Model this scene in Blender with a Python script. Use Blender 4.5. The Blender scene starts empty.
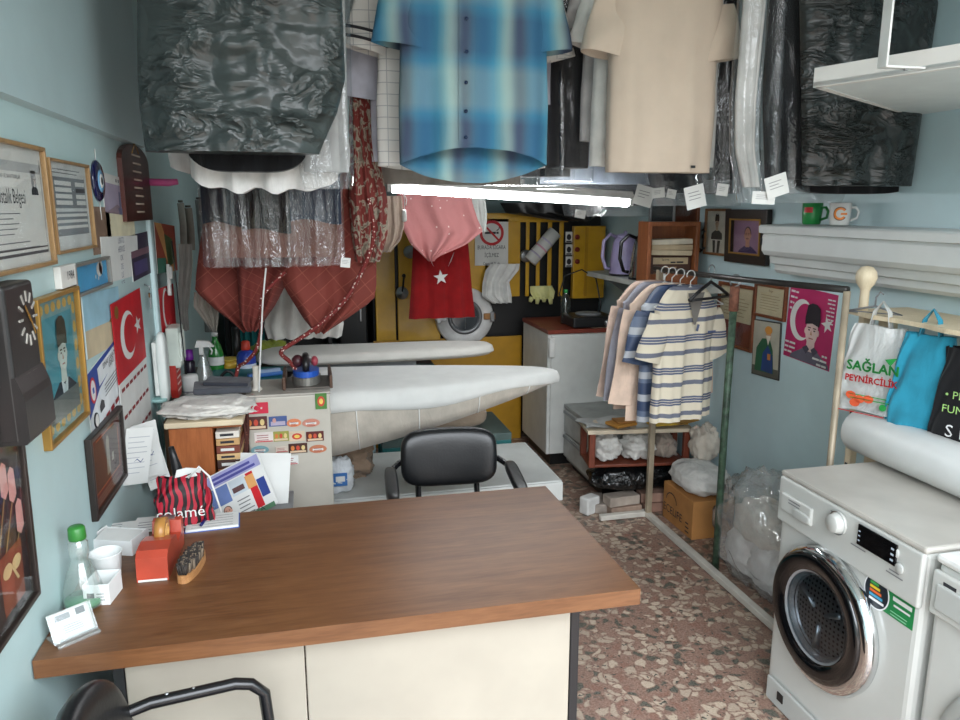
import bpy, bmesh, math, random
from mathutils import Matrix, Vector, noise
PI=math.pi; sin=math.sin; cos=math.cos; R=math.radians
rnd=random.Random(7)
C=bpy.context.scene.collection
# ---------------------------------------------------------------- survey of the place (camera as measured)
F=745.; PITCH=math.atan(152/F); YAW=math.atan(178/math.hypot(F,152)); H=1.70
_cp,_sp,_cy,_sy=cos(PITCH),sin(PITCH),cos(YAW),sin(YAW)
def at(px,py,X=None,Y=None,Z=None):
    a=px-480; b=360-py; f=F*_cp+b*_sp
    d=(a*_cy+f*_sy, f*_cy-a*_sy, b*_cp-F*_sp)
    s=X/d[0] if X is not None else Y/d[1] if Y is not None else (Z-H)/d[2]
    return Vector((d[0]*s,d[1]*s,H+d[2]*s))
# ---------------------------------------------------------------- materials
def lin(c): 
    c=c/255
    return c/12.92 if c<=.04045 else ((c+.055)/1.055)**2.4
def L3(c): return (lin(c[0]),lin(c[1]),lin(c[2]),1)
_mats={}
def newmat(name):
    m=bpy.data.materials.new(name); m.use_nodes=True
    nt=m.node_tree; b=nt.nodes['Principled BSDF']
    return m,nt,b
def N(nt,t,**k):
    n=nt.nodes.new(t)
    for a,v in k.items():
        if a.startswith('i_'):
            key=a[2:]; key=int(key) if key.isdigit() else key.replace('_',' ')
            n.inputs[key].default_value=v
        else: setattr(n,a,v)
    return n
def ramp(nt,fac,stops,interp='LINEAR'):
    r=nt.nodes.new('ShaderNodeValToRGB'); r.color_ramp.interpolation=interp
    e=r.color_ramp.elements
    while len(e)<len(stops): e.new(.5)
    for i,(p,c) in enumerate(stops): e[i].position=p; e[i].color=L3(c) if len(c)==3 else c
    nt.links.new(fac,r.inputs[0]); return r.outputs[0]
def bump(nt,b,h,strength=.3,dist=.01):
    n=N(nt,'ShaderNodeBump'); n.inputs['Strength'].default_value=strength; n.inputs['Distance'].default_value=dist
    nt.links.new(h,n.inputs['Height']); nt.links.new(n.outputs[0],b.inputs['Normal'])
def co(nt,scale=(1,1,1),kind='Object'):
    t=N(nt,'ShaderNodeTexCoord'); mp=N(nt,'ShaderNodeMapping'); mp.inputs['Scale'].default_value=scale
    nt.links.new(t.outputs[kind],mp.inputs[0]); return mp.outputs[0]
def noi(nt,v,scale,detail=3,rough=.5,dist=0):
    n=N(nt,'ShaderNodeTexNoise'); n.inputs['Scale'].default_value=scale; n.inputs['Detail'].default_value=detail
    n.inputs['Roughness'].default_value=rough; n.inputs['Distortion'].default_value=dist
    nt.links.new(v,n.inputs['Vector']); return n.outputs[0]
def col(r,g,b_,rough=.55,metal=0,var=.08,bmp=0,scale=9,bscale=None,emit=0,coat=0,sub=0):
    key=('col',r,g,b_,rough,metal,var,bmp,scale,bscale,emit,coat)
    if key in _mats: return _mats[key]
    m,nt,b=newmat('paint_%d_%d_%d'%(r,g,b_))
    b.inputs['Roughness'].default_value=rough; b.inputs['Metallic'].default_value=metal
    b.inputs['Coat Weight'].default_value=coat
    v=co(nt); f=noi(nt,v,scale,3)
    k0,k1=1-var,1+var
    cl=lambda q:tuple(max(0,min(255,x*q)) for x in (r,g,b_))
    c=ramp(nt,f,[(.3,cl(k0)),(.7,cl(k1))]); nt.links.new(c,b.inputs['Base Color'])
    if bmp: bump(nt,b,noi(nt,v,bscale or scale*6,4),bmp,.004)
    if emit:
        b.inputs['Emission Color'].default_value=L3((r,g,b_)); b.inputs['Emission Strength'].default_value=emit
    _mats[key]=m; return m
def cloth(r,g,b_,rough=.9,fold=.25,var=.06):
    key=('cloth',r,g,b_,rough,fold)
    if key in _mats: return _mats[key]
    m,nt,b=newmat('cloth_%d_%d_%d'%(r,g,b_)); b.inputs['Roughness'].default_value=rough
    b.inputs['Sheen Weight'].default_value=.15; b.inputs['Specular IOR Level'].default_value=.2
    v=co(nt); f=noi(nt,v,14,4)
    cl=lambda q:tuple(max(0,min(255,x*q)) for x in (r,g,b_))
    nt.links.new(ramp(nt,f,[(.3,cl(1-var)),(.7,cl(1+var))]),b.inputs['Base Color'])
    bump(nt,b,noi(nt,co(nt,(1,1,.35)),16,4,.55,.6),fold,.02)
    _mats[key]=m; return m
def wood(c1,c2,scale=6,axis='x',rough=.45,ring=7,coat=0):
    key=('wood',c1,c2,scale,axis,rough)
    if key in _mats: return _mats[key]
    m,nt,b=newmat('wood_%d_%d_%d'%c1); b.inputs['Roughness'].default_value=rough; b.inputs['Coat Weight'].default_value=coat
    s={'x':(.9,9,9),'y':(9,.9,9),'z':(9,9,.9)}[axis]
    f=noi(nt,co(nt,s),scale,6,.6,.8)
    f2=noi(nt,co(nt,tuple(q*6 for q in s)),scale,3)
    mx=N(nt,'ShaderNodeMix',data_type='FLOAT'); mx.inputs[0].default_value=.35
    nt.links.new(f,mx.inputs[2]); nt.links.new(f2,mx.inputs[3])
    nt.links.new(ramp(nt,mx.outputs[0],[(.35,c1),(.65,c2)]),b.inputs['Base Color'])
    bump(nt,b,mx.outputs[0],.08,.002)
    _mats[key]=m; return m
def math_(nt,op,a,b=None,clamp=False):
    n=N(nt,'ShaderNodeMath',operation=op,use_clamp=clamp)
    for i,q in enumerate((a,b)):
        if q is None: continue
        if isinstance(q,(int,float)): n.inputs[i].default_value=q
        else: nt.links.new(q,n.inputs[i])
    return n.outputs[0]
def mixc(nt,f,a,b):
    n=N(nt,'ShaderNodeMix',data_type='RGBA')
    if isinstance(f,(int,float)): n.inputs[0].default_value=f
    else: nt.links.new(f,n.inputs[0])
    for i,q in ((6,a),(7,b)):
        if isinstance(q,tuple): n.inputs[i].default_value=L3(q)
        else: nt.links.new(q,n.inputs[i])
    return n.outputs[2]
def xyz(nt,kind='Object'):
    t=N(nt,'ShaderNodeTexCoord'); s=N(nt,'ShaderNodeSeparateXYZ'); nt.links.new(t.outputs[kind],s.inputs[0]); return s.outputs
def ior(nt):
    g=N(nt,'ShaderNodeNewGeometry'); return math_(nt,'SUBTRACT',1.5,math_(nt,'MULTIPLY',g.outputs['Backfacing'],.8333))
def film(name,tint=(200,205,205),opac=.25,gloss=.35,scale=(10,10,6),bstr=.9,rough=.12):
    """thin clear polythene: mostly lets light through, with crumpled glossy reflections"""
    key=('film',name)
    if key in _mats: return _mats[key]
    m=bpy.data.materials.new(name); m.use_nodes=True; nt=m.node_tree; nt.nodes.clear()
    out=N(nt,'ShaderNodeOutputMaterial')
    tr=N(nt,'ShaderNodeBsdfTransparent'); df=N(nt,'ShaderNodeBsdfDiffuse'); df.inputs[0].default_value=L3(tint)
    gl=N(nt,'ShaderNodeBsdfGlossy'); gl.inputs['Roughness'].default_value=rough
    tl=N(nt,'ShaderNodeBsdfTranslucent'); tl.inputs[0].default_value=L3(tint)
    h=noi(nt,co(nt,scale),1,5,.6,.9)
    bp=N(nt,'ShaderNodeBump'); bp.inputs['Strength'].default_value=bstr; bp.inputs['Distance'].default_value=.03
    nt.links.new(h,bp.inputs['Height'])
    for q in (df,gl,tl): nt.links.new(bp.outputs[0],q.inputs['Normal'])
    a0=N(nt,'ShaderNodeMixShader'); a0.inputs[0].default_value=.4; nt.links.new(df.outputs[0],a0.inputs[1]); nt.links.new(tl.outputs[0],a0.inputs[2])
    a=N(nt,'ShaderNodeMixShader'); a.inputs[0].default_value=opac; nt.links.new(tr.outputs[0],a.inputs[1]); nt.links.new(a0.outputs[0],a.inputs[2])
    fr=N(nt,'ShaderNodeFresnel'); nt.links.new(ior(nt),fr.inputs[0]); nt.links.new(bp.outputs[0],fr.inputs['Normal'])
    fm=math_(nt,'ADD',fr.outputs[0],gloss*.3,True)
    g=N(nt,'ShaderNodeMixShader'); nt.links.new(fm,g.inputs[0]); nt.links.new(a.outputs[0],g.inputs[1]); nt.links.new(gl.outputs[0],g.inputs[2])
    nt.links.new(g.outputs[0],out.inputs[0])
    _mats[key]=m; return m
def binbag(r=38,g=44,b_=44,rough=.28,scale=(9,9,14),bstr=.8,key='bin'):
    k=('bin',key)
    if k in _mats: return _mats[k]
    m,nt,b=newmat('dark_polythene_'+key); b.inputs['Roughness'].default_value=rough
    b.inputs['Specular IOR Level'].default_value=.6
    v=co(nt,scale); n=N(nt,'ShaderNodeTexNoise'); n.noise_type='RIDGED_MULTIFRACTAL'; nt.links.new(v,n.inputs['Vector'])
    for q,w in (('Scale',1.),('Detail',3.),('Roughness',.55),('Lacunarity',2.3),('Distortion',.35),('Gain',2.),('Offset',.9)): n.inputs[q].default_value=w
    msk=ramp(nt,noi(nt,co(nt),4.,2,.5,.4),[(.36,(70,70,70)),(.56,(255,255,255))]); h=math_(nt,'MULTIPLY',n.outputs[0],msk)
    nt.links.new(ramp(nt,noi(nt,v,.6,2),[(.3,(r*.88,g*.88,b_*.88)),(.7,(r*1.1,g*1.1,b_*1.1))]),b.inputs['Base Color'])
    bump(nt,b,h,bstr,.03)
    _mats[k]=m; return m
def glassm(name='clear_glass',tint=(255,255,255),rough=.02,refl=1.):
    k=('glass',name)
    if k in _mats: return _mats[k]
    m=bpy.data.materials.new(name); m.use_nodes=True; nt=m.node_tree; nt.nodes.clear()
    out=N(nt,'ShaderNodeOutputMaterial'); tr=N(nt,'ShaderNodeBsdfTransparent'); tr.inputs[0].default_value=L3(tint)
    gl=N(nt,'ShaderNodeBsdfGlossy'); gl.inputs['Roughness'].default_value=rough
    fr=N(nt,'ShaderNodeFresnel'); nt.links.new(ior(nt),fr.inputs[0])
    g=N(nt,'ShaderNodeMixShader'); nt.links.new(math_(nt,'MULTIPLY',fr.outputs[0],refl),g.inputs[0]); nt.links.new(tr.outputs[0],g.inputs[1]); nt.links.new(gl.outputs[0],g.inputs[2])
    nt.links.new(g.outputs[0],out.inputs[0]); _mats[k]=m; return m
# ---------------------------------------------------------------- mesh builder
_tc={}
def text_geo(s,size):
    if s not in _tc:
        cu=bpy.data.curves.new('t','FONT'); cu.body=s; cu.size=1; cu.resolution_u=2
        o=bpy.data.objects.new('t',cu); me=o.to_mesh()
        vs=[(v.co.x,v.co.y) for v in me.vertices]; fs=[tuple(p.vertices) for p in me.polygons]
        o.to_mesh_clear(); bpy.data.objects.remove(o); bpy.data.curves.remove(cu); _tc[s]=(vs,fs)
    return _tc[s]
class B:
    def __init__(s): s.v=[];s.f=[];s.mi=[];s.sm=[];s.ms=[];s.M=Matrix()
    def _m(s,m):
        if m not in s.ms: s.ms.append(m)
        return s.ms.index(m)
    def add(s,vs,fs,m,smooth=False):
        o=len(s.v); k=s._m(m)
        s.v+=[tuple(s.M@Vector(q)) for q in vs]
        for f in fs: s.f.append(tuple(o+i for i in f)); s.mi.append(k); s.sm.append(smooth)
        return s
    def box(s,c,d,m,bev=0,rot=None,seg=2):
        bm=bmesh.new(); bmesh.ops.create_cube(bm,size=1)
        bmesh.ops.scale(bm,vec=d,verts=bm.verts)
        if bev: bmesh.ops.bevel(bm,geom=bm.edges[:],offset=min(bev,min(d)*.49),segments=seg,affect='EDGES',profile=.5)
        T=Matrix.Translation(c)
        if rot: T=T@Matrix.Rotation(rot[0],4,'X')@Matrix.Rotation(rot[1],4,'Y')@Matrix.Rotation(rot[2],4,'Z')
        bm.verts.index_update()
        s.add([T@v.co for v in bm.verts],[[v.index for v in f.verts] for f in bm.faces],m,False); bm.free(); return s
    def lathe(s,prof,m,n=24,c=(0,0,0),axis='z',sx=1,sy=1,smooth=True,caps=True):
        vs=[];fs=[]
        for r,z in prof:
            for i in range(n):
                a=2*PI*i/n; x,y=r*cos(a)*sx,r*sin(a)*sy
                p=(x,y,z) if axis=='z' else (x,-z,y) if axis=='y' else (z,x,y)
                vs.append((c[0]+p[0],c[1]+p[1],c[2]+p[2]))
        k=len(prof)
        for j in range(k-1):
            for i in range(n):
                i2=(i+1)%n; fs.append((j*n+i,j*n+i2,(j+1)*n+i2,(j+1)*n+i))
        if caps:
            if prof[0][0]>1e-6: fs.append(tuple(range(n))[::-1])
            if prof[-1][0]>1e-6: fs.append(tuple((k-1)*n+i for i in range(n)))
        return s.add(vs,fs,m,smooth)
    def cyl(s,c,r,h,m,n=20,axis='z',r2=None,bev=0):
        r2=r if r2 is None else r2
        p=[(r-bev,0),(r,bev),(r2,h-bev),(r2-bev,h)] if bev else [(r,0),(r2,h)]
        s.lathe(p,m,n,c,axis,smooth=False)
        q=len(s.sm)-1
        for i in range(q-1-(n*(len(p)-1)),q-1): s.sm[i]=True
        return s
    def sph(s,c,r,m,n=16,k=10):
        if not isinstance(r,tuple): r=(r,r,r)
        vs=[];fs=[]
        for j in range(k+1):
            t=PI*j/k
            for i in range(n):
                a=2*PI*i/n; vs.append((c[0]+r[0]*sin(t)*cos(a),c[1]+r[1]*sin(t)*sin(a),c[2]+r[2]*cos(t)))
        for j in range(k):
            for i in range(n): fs.append((j*n+i,(j+1)*n+i,(j+1)*n+(i+1)%n,j*n+(i+1)%n))
        return s.add(vs,fs,m,True)
    def tube(s,pts,r,m,n=8,closed=False,caps=True,flat=1):
        P=[Vector(p) for p in pts]; K=len(P); vs=[];fs=[]
        up=Vector((0,0,1)); prev=None
        for i,p in enumerate(P):
            a=P[(i-1)%K] if (closed or i>0) else p; b=P[(i+1)%K] if (closed or i<K-1) else p
            t=(b-a).normalized()
            if prev is None:
                q=t.cross(up)
                if q.length<1e-3: q=t.cross(Vector((1,0,0)))
            else: q=prev-t*prev.dot(t)
            q.normalize(); prev=q; w=t.cross(q)
            rr=r[i] if isinstance(r,(list,tuple)) else r
            for j in range(n):
                g=2*PI*j/n; vs.append(p+q*rr*cos(g)+w*rr*sin(g)*flat)
        for i in range(K if closed else K-1):
            for j in range(n):
                i2=(i+1)%K; fs.append((i*n+j,i*n+(j+1)%n,i2*n+(j+1)%n,i2*n+j))
        if caps and not closed: fs+= [tuple(range(n))[::-1],tuple((K-1)*n+j for j in range(n))]
        return s.add(vs,fs,m,True)
    def prism(s,pts,y0,y1,m,smooth=False):
        n=len(pts); vs=[(x,y0,z) for x,z in pts]+[(x,y1,z) for x,z in pts]
        fs=[tuple(range(n)),tuple(range(2*n-1,n-1,-1))]+[(i,n+i,n+(i+1)%n,(i+1)%n) for i in range(n)]
        return s.add(vs,fs,m,smooth)
    def slab(s,pts,z0,z1,m,smooth=False):
        n=len(pts); vs=[(x,y,z0) for x,y in pts]+[(x,y,z1) for x,y in pts]
        fs=[tuple(range(n))[::-1],tuple(range(n,2*n))]+[(i,(i+1)%n,n+(i+1)%n,n+i) for i in range(n)]
        return s.add(vs,fs,m,smooth)
    def grid(s,fn,nu,nv,m,wrap=False,smooth=True):
        vs=[];fs=[]; cu=nu if wrap else nu+1
        for j in range(nv+1):
            for i in range(cu): vs.append(fn(i/nu,j/nv))
        for j in range(nv):
            for i in range(nu):
                i2=(i+1)%cu; fs.append((j*cu+i,j*cu+i2,(j+1)*cu+i2,(j+1)*cu+i))
        return s.add(vs,fs,m,smooth)
    # flat print, facing -Y, layered in steps of .5 mm
    def fl(s,pts,m,l=1,y=0):
        return s.add([(x,y-l*.0005,z) for x,z in pts],[tuple(range(len(pts)))],m)
    def rc(s,x0,z0,x1,z1,m,l=1,y=0): return s.fl([(x0,z0),(x1,z0),(x1,z1),(x0,z1)],m,l,y)
    def el(s,cx,cz,rx,rz,m,l=1,n=20,y=0,a0=0,a1=2*PI):
        full=abs(a1-a0-2*PI)<1e-6; k=n if full else n+1
        return s.fl([(cx+rx*cos(a0+(a1-a0)*i/n),cz+rz*sin(a0+(a1-a0)*i/n)) for i in range(k)],m,l,y)
    def star(s,cx,cz,r,m,l=1,rot=PI/2,y=0):
        return s.fl([(cx+(r if i%2==0 else r*.4)*cos(rot+i*PI/5),cz+(r if i%2==0 else r*.4)*sin(rot+i*PI/5)) for i in range(10)],m,l,y)
    def moon(s,cx,cz,r,m,l=1,sx=1,y=0,th=.8,off=.25):
        a=[];b=[]
        # outer arc and inner arc (circle of radius th*r shifted by off*r)
        x=(1-th*th+off*off)/(2*off); zz=math.sqrt(max(1-x*x,0)); A=math.atan2(zz,x); Bn=math.atan2(zz,x-off)
        for i in range(25):
            t=A+(2*PI-2*A)*i/24; a.append((cx+sx*r*cos(t),cz+r*sin(t)))
        for i in range(25):
            t=(2*PI-Bn)+(2*Bn-2*PI)*i/24; b.append((cx+sx*(off*r+th*r*cos(t)),cz+th*r*sin(t)))
        n=25
        vs=[(p[0],y-l*.0005,p[1]) for p in a+b[::-1]]
        return s.add(vs,[(i,i+1,n+i+1,n+i) for i in range(n-1)],m)
    def tx(s,t,x,z,size,m,l=2,y=0,al='c',rot=0,sx=1,bold=0):
        if bold:
            for dx,dz in ((-bold,0),(bold,0),(0,bold),(0,-bold)): s.tx(t,x+dx,z+dz,size,m,l,y,al,rot,sx)
        vs,fs=text_geo(t,size)
        if not vs: return s
        x0=min(v[0] for v in vs); x1=max(v[0] for v in vs)
        o={'c':(x0+x1)/2,'l':x0,'r':x1}[al]
        out=[]
        for a,b in vs:
            a=(a-o)*size*sx; b=b*size
            out.append((x+a*cos(rot)-b*sin(rot),y-l*.0005,z+a*sin(rot)+b*cos(rot)))
        return s.add(out,fs,m)
    def lines(s,x0,x1,z0,z1,n,m,l=2,y=0,th=.3,rag=.25,r=None):
        r=r or rnd; h=(z1-z0)/n
        for i in range(n):
            e=x1-(x1-x0)*rag*r.random(); zz=z0+h*i
            s.rc(x0+(x1-x0)*.05*r.random(),zz,e,zz+h*th,m,l,y)
        return s
    def build(s,name,parent=None,loc=(0,0,0),rot=(0,0,0)):
        me=bpy.data.meshes.new(name); me.from_pydata(s.v,[],s.f)
        for m in s.ms: me.materials.append(m)
        me.polygons.foreach_set('material_index',s.mi); me.polygons.foreach_set('use_smooth',s.sm)
        bm=bmesh.new(); bm.from_mesh(me); bmesh.ops.remove_doubles(bm,verts=bm.verts,dist=1e-5) if 0 else None
        bm.free(); me.update()
        o=bpy.data.objects.new(name,me); C.objects.link(o); o.location=loc; o.rotation_euler=rot
        if parent: o.parent=parent
        return o
def tag(o,label=None,cat=None,group=None,kind=None):
    if label: o['label']=label
    if cat: o['category']=cat
    if group: o['group']=group
    if kind: o['kind']=kind
    return o
def thing(name,label,cat,loc=(0,0,0),rz=0,group=None,rot=None):
    o=bpy.data.objects.new(name,None); C.objects.link(o); o.empty_display_size=.1
    o.location=loc; o.rotation_euler=rot or (0,0,rz); return tag(o,label,cat,group)
def struct(name,b): return tag(b.build(name),kind='structure')
def dup(root,loc,rz=None,label=None):
    r=root.copy(); C.objects.link(r); r.location=loc
    if rz is not None: r.rotation_euler=(0,0,rz) if not isinstance(rz,tuple) else rz
    if label: r['label']=label
    for ch in list(root.children):
        c=ch.copy(); C.objects.link(c); c.parent=r
        for g in ch.children:
            d=g.copy(); C.objects.link(d); d.parent=c
    return r
WHITE=col(212,212,208,.5); PAPER=col(214,214,210,.8,var=.03); INK=col(45,45,50,.8); GREYINK=col(120,120,122,.8); BLACK=col(22,22,24,.4)
CREAM=col(225,218,200,.6); RED=col(190,25,35,.6); GOLD=col(168,128,62,.4,.5); STEEL=col(165,168,170,.3,.9); CHROME=col(225,228,230,.08,1.0,var=.01)
BLACKGL=col(10,10,12,.12,coat=.5); GREYP=col(120,122,124,.5); BLUEP=col(40,90,170,.5); GREENP=col(40,140,70,.5)
SKIN=col(196,150,120,.8); SKINP=col(205,180,165,.8)
LW=R(90); RW=R(-90)
XL,XR=-.565,2.2
# ================================================================ ROOM
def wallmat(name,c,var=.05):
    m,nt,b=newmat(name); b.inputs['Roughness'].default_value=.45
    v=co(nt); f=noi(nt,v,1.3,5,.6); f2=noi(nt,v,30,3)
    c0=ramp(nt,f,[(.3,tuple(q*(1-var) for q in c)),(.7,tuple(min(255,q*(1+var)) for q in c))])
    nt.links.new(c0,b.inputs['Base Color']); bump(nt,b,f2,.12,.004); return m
WALL=wallmat('pale_blue_gloss_paint',(178,202,202)); WALLU=wallmat('shade_greyed_blue_paint',(172,192,194)); TRIM=wallmat('pale_mint_trim_paint',(196,218,220),.04)  # WALLU: same blue paint as WALL, greyed so the upper wall looks shaded
WALLR=wallmat('pale_blue_wall_paint',(192,215,219))
def floormat():
    m,nt,b=newmat('palladiana_terrazzo'); b.inputs['Roughness'].default_value=.42
    v=co(nt); w=N(nt,'ShaderNodeTexNoise',i_Scale=9.,i_Detail=3.); nt.links.new(v,w.inputs['Vector'])
    mv=N(nt,'ShaderNodeVectorMath',operation='MULTIPLY_ADD'); nt.links.new(w.outputs[1],mv.inputs[0]); mv.inputs[1].default_value=(.11,.11,.11); nt.links.new(v,mv.inputs[2])
    vo=N(nt,'ShaderNodeTexVoronoi',i_Scale=27.); nt.links.new(mv.outputs[0],vo.inputs['Vector'])
    sp=N(nt,'ShaderNodeSeparateColor'); nt.links.new(vo.outputs['Color'],sp.inputs[0])
    c=ramp(nt,sp.outputs[0],[(0,(140,106,90)),(.30,(190,172,150)),(.52,(132,90,74)),(.62,(176,158,138)),(.84,(60,66,56))],'CONSTANT')
    base=ramp(nt,noi(nt,v,60,3),[(.35,(114,82,68)),(.65,(146,112,96))])
    ed=N(nt,'ShaderNodeTexVoronoi',i_Scale=27.,feature='DISTANCE_TO_EDGE'); nt.links.new(mv.outputs[0],ed.inputs['Vector'])
    msk=ramp(nt,ed.outputs[0],[(.03,(0,0,0)),(.16,(255,255,255))])
    c2=mixc(nt,msk,base,c)
    sm=noi(nt,v,48,2,.5,.5); c3=mixc(nt,ramp(nt,sm,[(.64,(0,0,0)),(.67,(255,255,255))]),c2,(48,54,46))
    fine=noi(nt,v,140,2); c4=mixc(nt,.18,c3,ramp(nt,fine,[(.3,(60,50,45)),(.7,(220,205,190))]))
    nt.links.new(c4,b.inputs['Base Color']); return m
struct('floor',B().box((.8,2.5,-.05),(3.2,7,.1),floormat()))
struct('ceiling',B().box((.8,2.85,2.97),(3.2,6.3,.1),col(205,210,208,.8)))
b=B(); b.box((XL-.1,1.36,.97),(.2,3.32,1.94),WALL); b.box((XL-.2,4.5,1.46),(.3,3.0,2.92),WALL)
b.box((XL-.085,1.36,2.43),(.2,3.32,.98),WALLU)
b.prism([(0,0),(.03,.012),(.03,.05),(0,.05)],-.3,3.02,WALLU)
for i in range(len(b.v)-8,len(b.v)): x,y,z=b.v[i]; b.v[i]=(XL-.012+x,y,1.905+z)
struct('wall_left',b)
struct('wall_right',B().box((XR+.1,2.85,1.46),(.2,6.3,2.92),WALLR))
struct('wall_back',B().box((.8,6.0,1.46),(3.2,.2,2.92),WALL))
struct('trim_1',B().box((XL-.02,3.035,.97),(.07,.05,1.93),TRIM,.008).box((XL-.01,3.10,.95),(.03,.03,1.9),TRIM,.006))
# ================================================================ LIGHT + CAMERA
w=bpy.data.worlds.new('daylight'); bpy.context.scene.world=w; w.use_nodes=True
nt=w.node_tree; bg=nt.nodes['Background']
g=N(nt,'ShaderNodeTexCoord'); sp=N(nt,'ShaderNodeSeparateXYZ'); nt.links.new(g.outputs['Generated'],sp.inputs[0])
cr=ramp(nt,sp.outputs[2],[(.0,(92,92,90)),(.10,(120,120,120)),(.22,(205,210,214)),(.6,(240,246,255))])
nt.links.new(cr,bg.inputs[0]); bg.inputs[1].default_value=13.0
def area(name,loc,rot,size,power,colr=(1,1,1),portal=False,sx=None):
    l=bpy.data.lights.new(name,'AREA'); l.shape='RECTANGLE'; l.size=size[0]; l.size_y=size[1]; l.energy=power; l.color=colr
    if portal: l.cycles.is_portal=True
    o=bpy.data.objects.new(name,l); C.objects.link(o); o.location=loc; o.rotation_euler=rot; return o
area('shop_front_daylight_portal',(.82,-.34,1.46),(R(90),0,0),(2.9,2.95),1,portal=True)
cam=bpy.data.cameras.new('camera'); cam.sensor_width=36; cam.lens=F/960*36; cam.clip_start=.02
co_=bpy.data.objects.new('camera',cam); C.objects.link(co_); co_.location=(0,0,H); co_.rotation_euler=(PI/2-PITCH,0,-YAW)
sc=bpy.context.scene; sc.camera=co_
sc.view_settings.view_transform='Standard'; sc.view_settings.look='None'; sc.view_settings.gamma=1; sc.view_settings.use_curve_mapping=False
sc.view_settings.exposure=0.0
sc.cycles.max_bounces=8; sc.cycles.transparent_max_bounces=18
# fluorescent batten hung between the garments
TL=bpy.data.materials.new('lit_fluorescent_tube'); TL.use_nodes=True; _b=TL.node_tree.nodes['Principled BSDF']
_b.inputs['Emission Color'].default_value=(.95,.98,1,1); _b.inputs['Emission Strength'].default_value=42
pa,pb=at(386,187,Y=3.45),at(632,202.5,Y=3.62)
tl=thing('fluorescent_light','long white fluorescent tube light glowing under the hanging garments','light',(pa+pb)/2)
d=(pb-pa); Ln=d.length; tl.rotation_euler=d.to_track_quat('X','Z').to_euler()
B().box((0,0,.035),(Ln-.02,.05,.04),WHITE,.006).box((0,0,.06),(.06,.03,.03),WHITE).build('batten_housing',tl)
B().cyl((-Ln/2+.03,0,-.012),.017,Ln-.06,TL,14,'z') if 0 else None
b=B(); b.tube([(-Ln/2+.03,0,-.008),(Ln/2-.03,0,-.008)],.016,TL,14); b.build('tube',tl)
for s in (-1,1): B().box((s*(Ln/2-.012),0,.012),(.024,.04,.062),WHITE,.006).build('end_cap',tl)
q=at(404,200,Y=3.42)
pull=B(); pull.tube([(0,0,.09),(.002,0,.05),(0,0,.02)],.002,WHITE,6); pull.lathe([(.003,.02),(.009,.012),(.012,-.03),(.006,-.036)],WHITE,10); pull.tube([(0,0,.09),(.012,0,.06),(.008,0,.035),(.0,0,.05)],.0025,WHITE,6)
tag(pull.build('pull_switch',None,q-Vector((0,0,.06))),'small white pull switch on a cord below the fluorescent tube','switch')
# ================================================================ DESK
DW=wood((90,55,29),(118,79,49),3.2,'x',.38)
dk=thing('counter_desk','wide brown wood topped counter desk with cream front panels','desk',(.085,1.83,0))
b=B(); b.slab([(-.647,-.335),(.652,-.345),(.64,.34),(-.647,.34)],.78,.82,DW)
b.build('desk_top',dk)
CP=col(158,151,138,.45,var=.02)
B().box((-.3115,-.265,.39),(.372,.02,.78),CP,.003).build('front_panel',dk)
B().box((.191,-.265,.39),(.628,.02,.78),CP,.003).build('front_panel',dk)
DB=col(28,28,30,.35)
B().box((.518,0,.39),(.022,.55,.78),DB,.002).build('side_panel',dk); B().box((-.51,0,.39),(.022,.55,.78),DB,.002).build('side_panel',dk)
B().box((0.02,-.25,.02),(.9,.01,.04),DB).build('plinth',dk)
ZD=.82
# --- counter items
def loc(px,py,z=ZD): return at(px,py,Z=z)
GL=glassm('bottle_plastic',(235,245,240),.05)
p=loc(85,604)
t=thing('plastic_bottle','clear plastic bottle with a green cap and a little green liquid','bottle',p)
b=B(); b.lathe([(.0,.001),(.042,.002),(.044,.01),(.043,.03),(.037,.055),(.028,.085),(.02,.105),(.017,.112),(.02,.12),(.02,.15),(.013,.158),(.012,.165)],film('bottle',(215,232,225),.22,.3,(3,3,3),.1,.1),24,caps=False); b.build('bottle_body',t)
B().lathe([(0,.004),(.039,.004),(.041,.010),(.040,.018),(0,.018)],col(70,140,96,.1),20).build('green_liquid',t)
B().lathe([(.0175,.158),(.0185,.162),(.0175,.185),(.014,.189),(0,.189)],col(50,125,50,.4),24).build('cap',t)
B().lathe([(.034,.04),(.030,.06)],film('lab',(225,230,228),.5,.1),24,caps=False).build('label',t) if 0 else None
WP=col(228,230,228,.45,var=.02)
def cup(name,label,cat,p,prof,sx=1,sy=1,rz=0,m=WP,grp=None):
    o=B().lathe(prof,m,28,sx=sx,sy=sy).build(name,None,p,(0,0,rz)); return tag(o,label,cat,grp)
pw=loc(112,580)
cup('plastic_tub','round white plastic tub behind the small white box','tub',loc(108,578),[(0,.002),(.027,.002),(.03,.006),(.036,.066),(.038,.068),(.036,.069),(.034,.064),(.028,.01),(0,.008)])
b=B(); b.box((0,0,.003),(.055,.075,.006),WP,.002)
for s in (-1,1): b.box((s*.027,0,.025),(.003,.075,.05),WP,.001); b.box((0,s*.036,.025),(.055,.003,.05),WP,.001)
bx=tag(b.build('plastic_box',None,loc(104,597),(0,0,R(-8))),'small open white plastic box beside the green capped bottle','box')
b2=B(); b2.rc(-.02,.012,-.004,.03,INK,1); b2.lines(0,.02,.012,.034,3,GREYINK,1); b2.build('box_label',bx,(0,-.0375,0))
t=thing('plastic_tray','wide low white tray of slips at the wall end of the counter','tray',loc(120,548),R(-20))
b=B(); b.box((0,0,.004),(.12,.08,.006),WP,.002)
for s in (-1,1): b.box((s*.059,0,.022),(.003,.08,.044),WP,.001); b.box((0,s*.039,.02),(.12,.003,.04),WP,.001)
b.build('tray_body',t); B().box((0,0,.036),(.1,.06,.004),PAPER,rot=(.1,.05,.1)).build('slip',t)
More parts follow.
